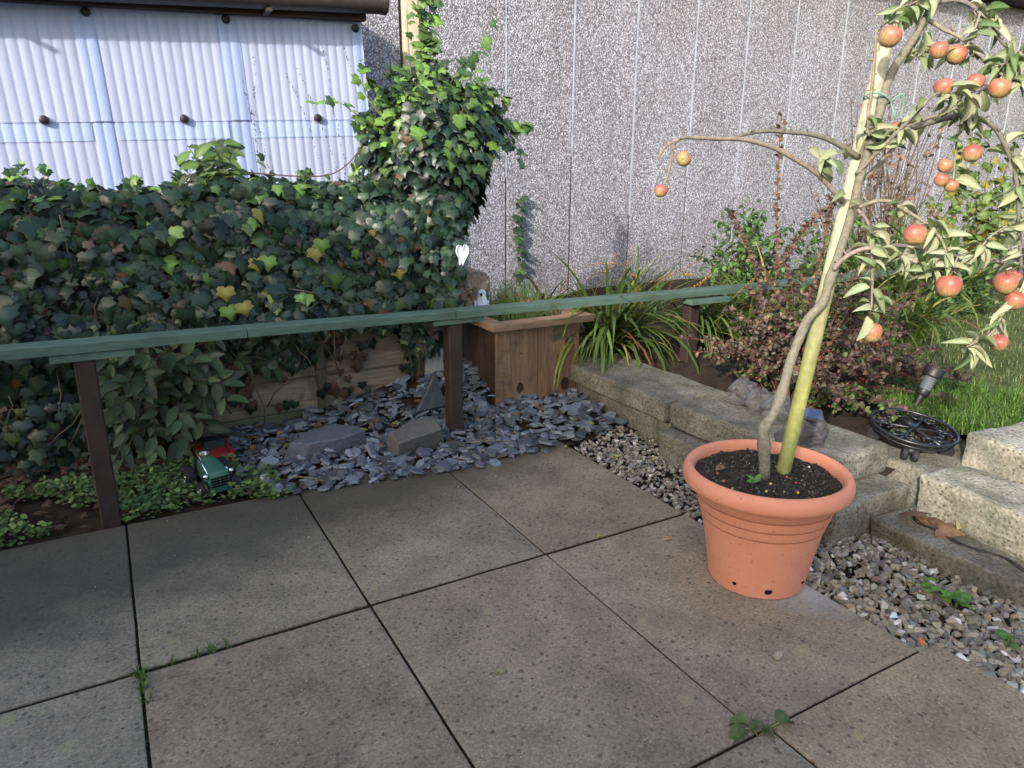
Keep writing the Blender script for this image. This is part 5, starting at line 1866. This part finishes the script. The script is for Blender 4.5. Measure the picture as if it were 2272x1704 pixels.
# ------------------------------------------------------------------ rocks
def rock(label, name, outline, z0, z1, taper, tilt, col, loc, mat='slate', cat='rock'):
    pts = []
    for x, y in outline:
        pts.append(Vector((x, y, z0)))
        pts.append(Vector((x * taper + U(-.006, .006), y * taper + U(-.004, .004), z1 + U(-.006, .006))))
    vs, fs = hull(pts)
    bm = bmesh.new()
    V = [bm.verts.new(v) for v in vs]
    for f in fs: bm.faces.new([V[i] for i in f])
    bmesh.ops.bevel(bm, geom=list(bm.edges), offset=.005, segments=1, affect='EDGES')
    bmesh.ops.triangulate(bm, faces=list(bm.faces))
    bmesh.ops.subdivide_edges(bm, edges=[e_ for e_ in bm.edges if e_.calc_length() > .03], cuts=3, use_grid_fill=True)
    for v in bm.verts:
        v.co += mn.noise_vector(v.co * 22) * .0035 + Vector((0, 0, .004 * mn.noise(Vector((v.co.x * 8, v.co.y * 50, v.co.z * 60)))))
    me = bpy.data.meshes.new(name)
    bm.to_mesh(me); bm.free()
    me.materials.append(M[mat])
    a = me.color_attributes.new('col', 'FLOAT_COLOR', 'POINT')
    a.data.foreach_set('color', [*col, 1] * len(me.vertices))
    o = link(name, me)
    o.location = loc
    o.rotation_euler = tilt
    return tag(o, label, cat)
rock('long flat bluish slate rock lying on the chippings by the fence', 'slate_rock', [(-.205, -.03), (-.12, -.075), (.06, -.07), (.19, -.035), (.20, .03), (.05, .075), (-.09, .06)], -.03, .055, .82, (rad(12), rad(3), rad(6)), (.082, .086, .102), (-.40, 1.19, .055))
rock('blocky purple brown rock lying on the chippings beside the middle post', 'slate_rock', [(-.13, -.055), (.12, -.06), (.135, .04), (.05, .07), (-.12, .06)], -.05, .055, .88, (rad(16), rad(-6), rad(9)), (.088, .080, .076), (-.045, 1.035, .065))
rock('upright triangular slate slab leaning behind the middle post', 'slate_slab', [(-.10, -.10), (.09, -.10), (.05, .085)], -.012, .012, .95, (rad(78), 0, rad(6)), (.045, .044, .048), (.16, 1.36, .175))
mb = MB(); lump(mb, (-.705, .985, .035), .022, .018, .020, .2, (.36, .37, .38), 3, 4)
tag(mb.build('pebble', M['stone'], None, True), 'rounded pale grey pebble at the left end of the slate chippings', 'stone')
mb = MB(); lump(mb, (-.535, .895, .022), .020, .016, .014, .2, (.28, .23, .16), 3, 6)
tag(mb.build('pebble', M['stone'], None, True), 'tan pebble among the slate chippings by the patio edge', 'stone')
mb = MB(); lump(mb, (.24, -.745, .012), .012, .010, .013, .4, (.30, .26, .20), 2, 8)
tag(mb.build('pebble', M['stone']), 'small tan stone alone on the paving in front of the pot', 'stone')

# ------------------------------------------------------------------ small things on the paving and steps
e = empty('weed', 'small weed with round toothed leaves growing at the crossing of the paving joints', 'weed', (.015, -.90, 0))
for p, t, s in (((-.015, -.885, .012), (-.45, .75, .15), .055), ((-.03, -.895, .010), (-.95, .15, .1), .055), ((.045, -.91, .010), (.9, -.1, .25), .060), ((.0, -.90, .01), (-.5, .2, .3), .03), ((.01, -.905, .01), (.1, -.8, .3), .03), ((.0, -.895, .012), (.2, .6, .5), .022), ((.02, -.9, .01), (-.6, -.5, .3), .028)):
    mb = MB(); put(mb, sh_oval(.6, .7, .42, 6, .04, 0), p, frame(Vector(t), (0, -.1, 1)), s * .82, jit(random.choice([(.075, .11, .040), (.12, .15, .055)]))); mb.build('leaf', M['leaf'], e, True)
mb = MB(); tube(mb, [(.0, -.9, -.01), (-.01, -.893, .01), (-.03, -.885, .012)], .002, .0015, 5, (.2, .2, .08)); tube(mb, [(.0, -.9, -.01), (.03, -.91, .01), (.05, -.912, .014)], .002, .0015, 5, (.2, .2, .08)); tag(mb.build('stems', M['stem'], e), kind='stuff')
def weed(label, x, y, z, n, s, col):
    e = empty('weed', label, 'weed', (x, y, z))
    for i in range(n):
        a_ = U(0, 6.283)
        mb = MB()
        p = (x + math.cos(a_) * s * .3, y + math.sin(a_) * s * .3, z + U(.01, .05))
        put(mb, random.choice(IVY), p, frame((math.cos(a_), math.sin(a_), U(-.1, .3)), Vector((0, -.2, 1)) + rdir() * .3), s * U(.5, 1), jit(col, .2))
        mb.build('leaf', M['leaf'], e, True)
    mb = MB()
    for i in range(4): tube(mb, [(x, y, z - .01), (x + U(-.02, .02), y + U(-.02, .02), z + .04)], .0015, .001, 4, (.12, .16, .05))
    tag(mb.build('stems', M['stem'], e), kind='stuff')
weed('bright green lobed weed growing in the gravel at the right', .875, -.83, -.005, 9, .045, (.085, .19, .035))
weed('smaller green weed in the gravel, above the bright lobed one', .90, -.74, -.005, 6, .032, (.10, .22, .04))
weed('little weed in the gravel, nearest the bottom of the gravel strip', .82, -1.0, -.005, 6, .03, (.075, .16, .035))
weed('small pale weed in the gravel left of the pot rim', .87, .28, -.002, 5, .035, (.14, .20, .06))
def fallen(label, p, t, n_, s, col, shape=None):
    mb = MB()
    put(mb, shape or sh_oval(.5, .5, .30, 5, .03), p, frame(Vector(t), Vector(n_)), s, col)
    tag(mb.build('fallen_leaf', M['dry'], None, True), label, 'leaf')
fallen('small pale tan leaf on the paving left of the pot', (.39, -.12, .006), (.8, -.3, .2), (-.3, -.5, .8), .032, (.42, .30, .19))
fallen('curled white and green leaf at the edge of the paving beside the gravel', (.645, -.78, .012), (.9, -.2, .1), (-.2, -.5, .8), .040, (.55, .60, .58))
fallen('orange brown leaf at the end of the paving joint beside the gravel', (.602, -.905, .010), (.3, .6, .5), (-.5, -.6, .6), .034, (.34, .13, .06))
fallen('pale yellow round leaf lying on the paving left of the pot, in the middle row', (-.42, -.43, .003), (.3, -.2, .0), (0, 0, 1), .028, (.24, .22, .11), sh_oval(.05, .0, .46, 5, 0, 0))
fallen('lime green leaf at the edge of the slate chippings, at the corner of the paving', (.565, .755, .006), (.7, .2, .1), (0, -.4, 1), .030, (.30, .36, .06))
fallen('lime green leaf at the gravel edge behind the pot', (.70, .56, .004), (.6, -.3, .1), (0, -.4, 1), .028, (.28, .34, .06))
fallen('tiny yellow leaf in the paving joint left of the pot', (.21, .008, .004), (.8, .1, .1), (0, -.3, 1), .022, (.42, .34, .05))
for k, (x, y) in enumerate(((1.165, -.52), (1.185, -.56), (1.16, -.60), (1.19, -.64), (1.175, -.49))):
    fallen(['broad brown leaf at the top of the heap under the step block', 'dark brown leaf in the heap under the step block', 'curled brown leaf in the heap under the step block, beside the black cable', 'pale yellowish leaf at the near end of the heap under the step block', 'small brown leaf at the far end of the heap under the step block'][k],
           (x, y, .062 + .006 * k), (U(-1, 1), U(-1, .2), .1), (-.3, -.2, 1), U(.06, .085), [(.15, .085, .05), (.11, .065, .045), (.17, .10, .06), (.40, .32, .17), (.13, .075, .05)][k], random.choice(IVY) if k != 3 else None)
mb = MB()
for off in (0, .012):
    tube(mb, spline([(1.20, -.47, .075), (1.155 + off, -.53, .062), (1.165, -.60, .061), (1.135 + off, -.67, .061), (1.16 - off, -.74, .061), (1.17 + off * .5, -.80, .061), (1.135 + off, -.88, .061), (1.11, -.98, .061), (1.12, -1.15, .061)]), .0022, .0022, 6)
tag(mb.build('cable', M['cable'], None, True), 'thin black cable running along the low step slab', 'cable')
mb = MB()
for _ in range(150):                                 # specks and crumbs on the paving
    x, y = U(-1.5, .58), U(-1.1, .86)
    s = U(.0012, .003)
    p = Vector((x, y, .002))
    mb.add([p + rdir() * s for _ in range(5)], [(0, 1, 2), (0, 2, 3), (0, 3, 1), (1, 3, 4), (2, 4, 3), (1, 4, 2)], jit(random.choice([(.45, .42, .38), (.1, .08, .06), (.25, .2, .1)]), .3))
tag(mb.build('grit', M['stone']), kind='stuff')
mb = MB()
for _ in range(110):                                 # dead leaves and bits blown against the fence foot and over the chippings
    x = U(-.72, .95)
    y = U(1.25, 1.62) if R() < .7 and x < .2 else U(.86, 1.34)
    if y < 1.25 and R() < .5: continue
    t = rdir(); t.z *= .25
    put(mb, random.choice(IVY), (x, y, slate_h(x, y) + .034), frame(t, Vector((0, -.3, 1)) + rdir() * .5), U(.014, .036), jit(random.choice([(.12, .07, .04), (.09, .055, .035), (.17, .11, .06), (.14, .15, .05)]), .3))
tag(mb.build('leaf_litter', M['dry']), kind='stuff')
for p, lab in (([(.17, .93, .045), (.28, .90, .045), (.36, .88, .035)], 'thin dry twig lying on the slate chippings in front of the middle post'),
               ([(-.62, .93, .05), (-.56, .90, .045), (-.50, .865, .03)], 'thin dry twig at the left end of the slate chippings beside the paving')):
    mb = MB(); tube(mb, spline(p), .0022, .0015, 5, (.20, .15, .09)); tag(mb.build('twig', M['stem']), lab, 'twig')
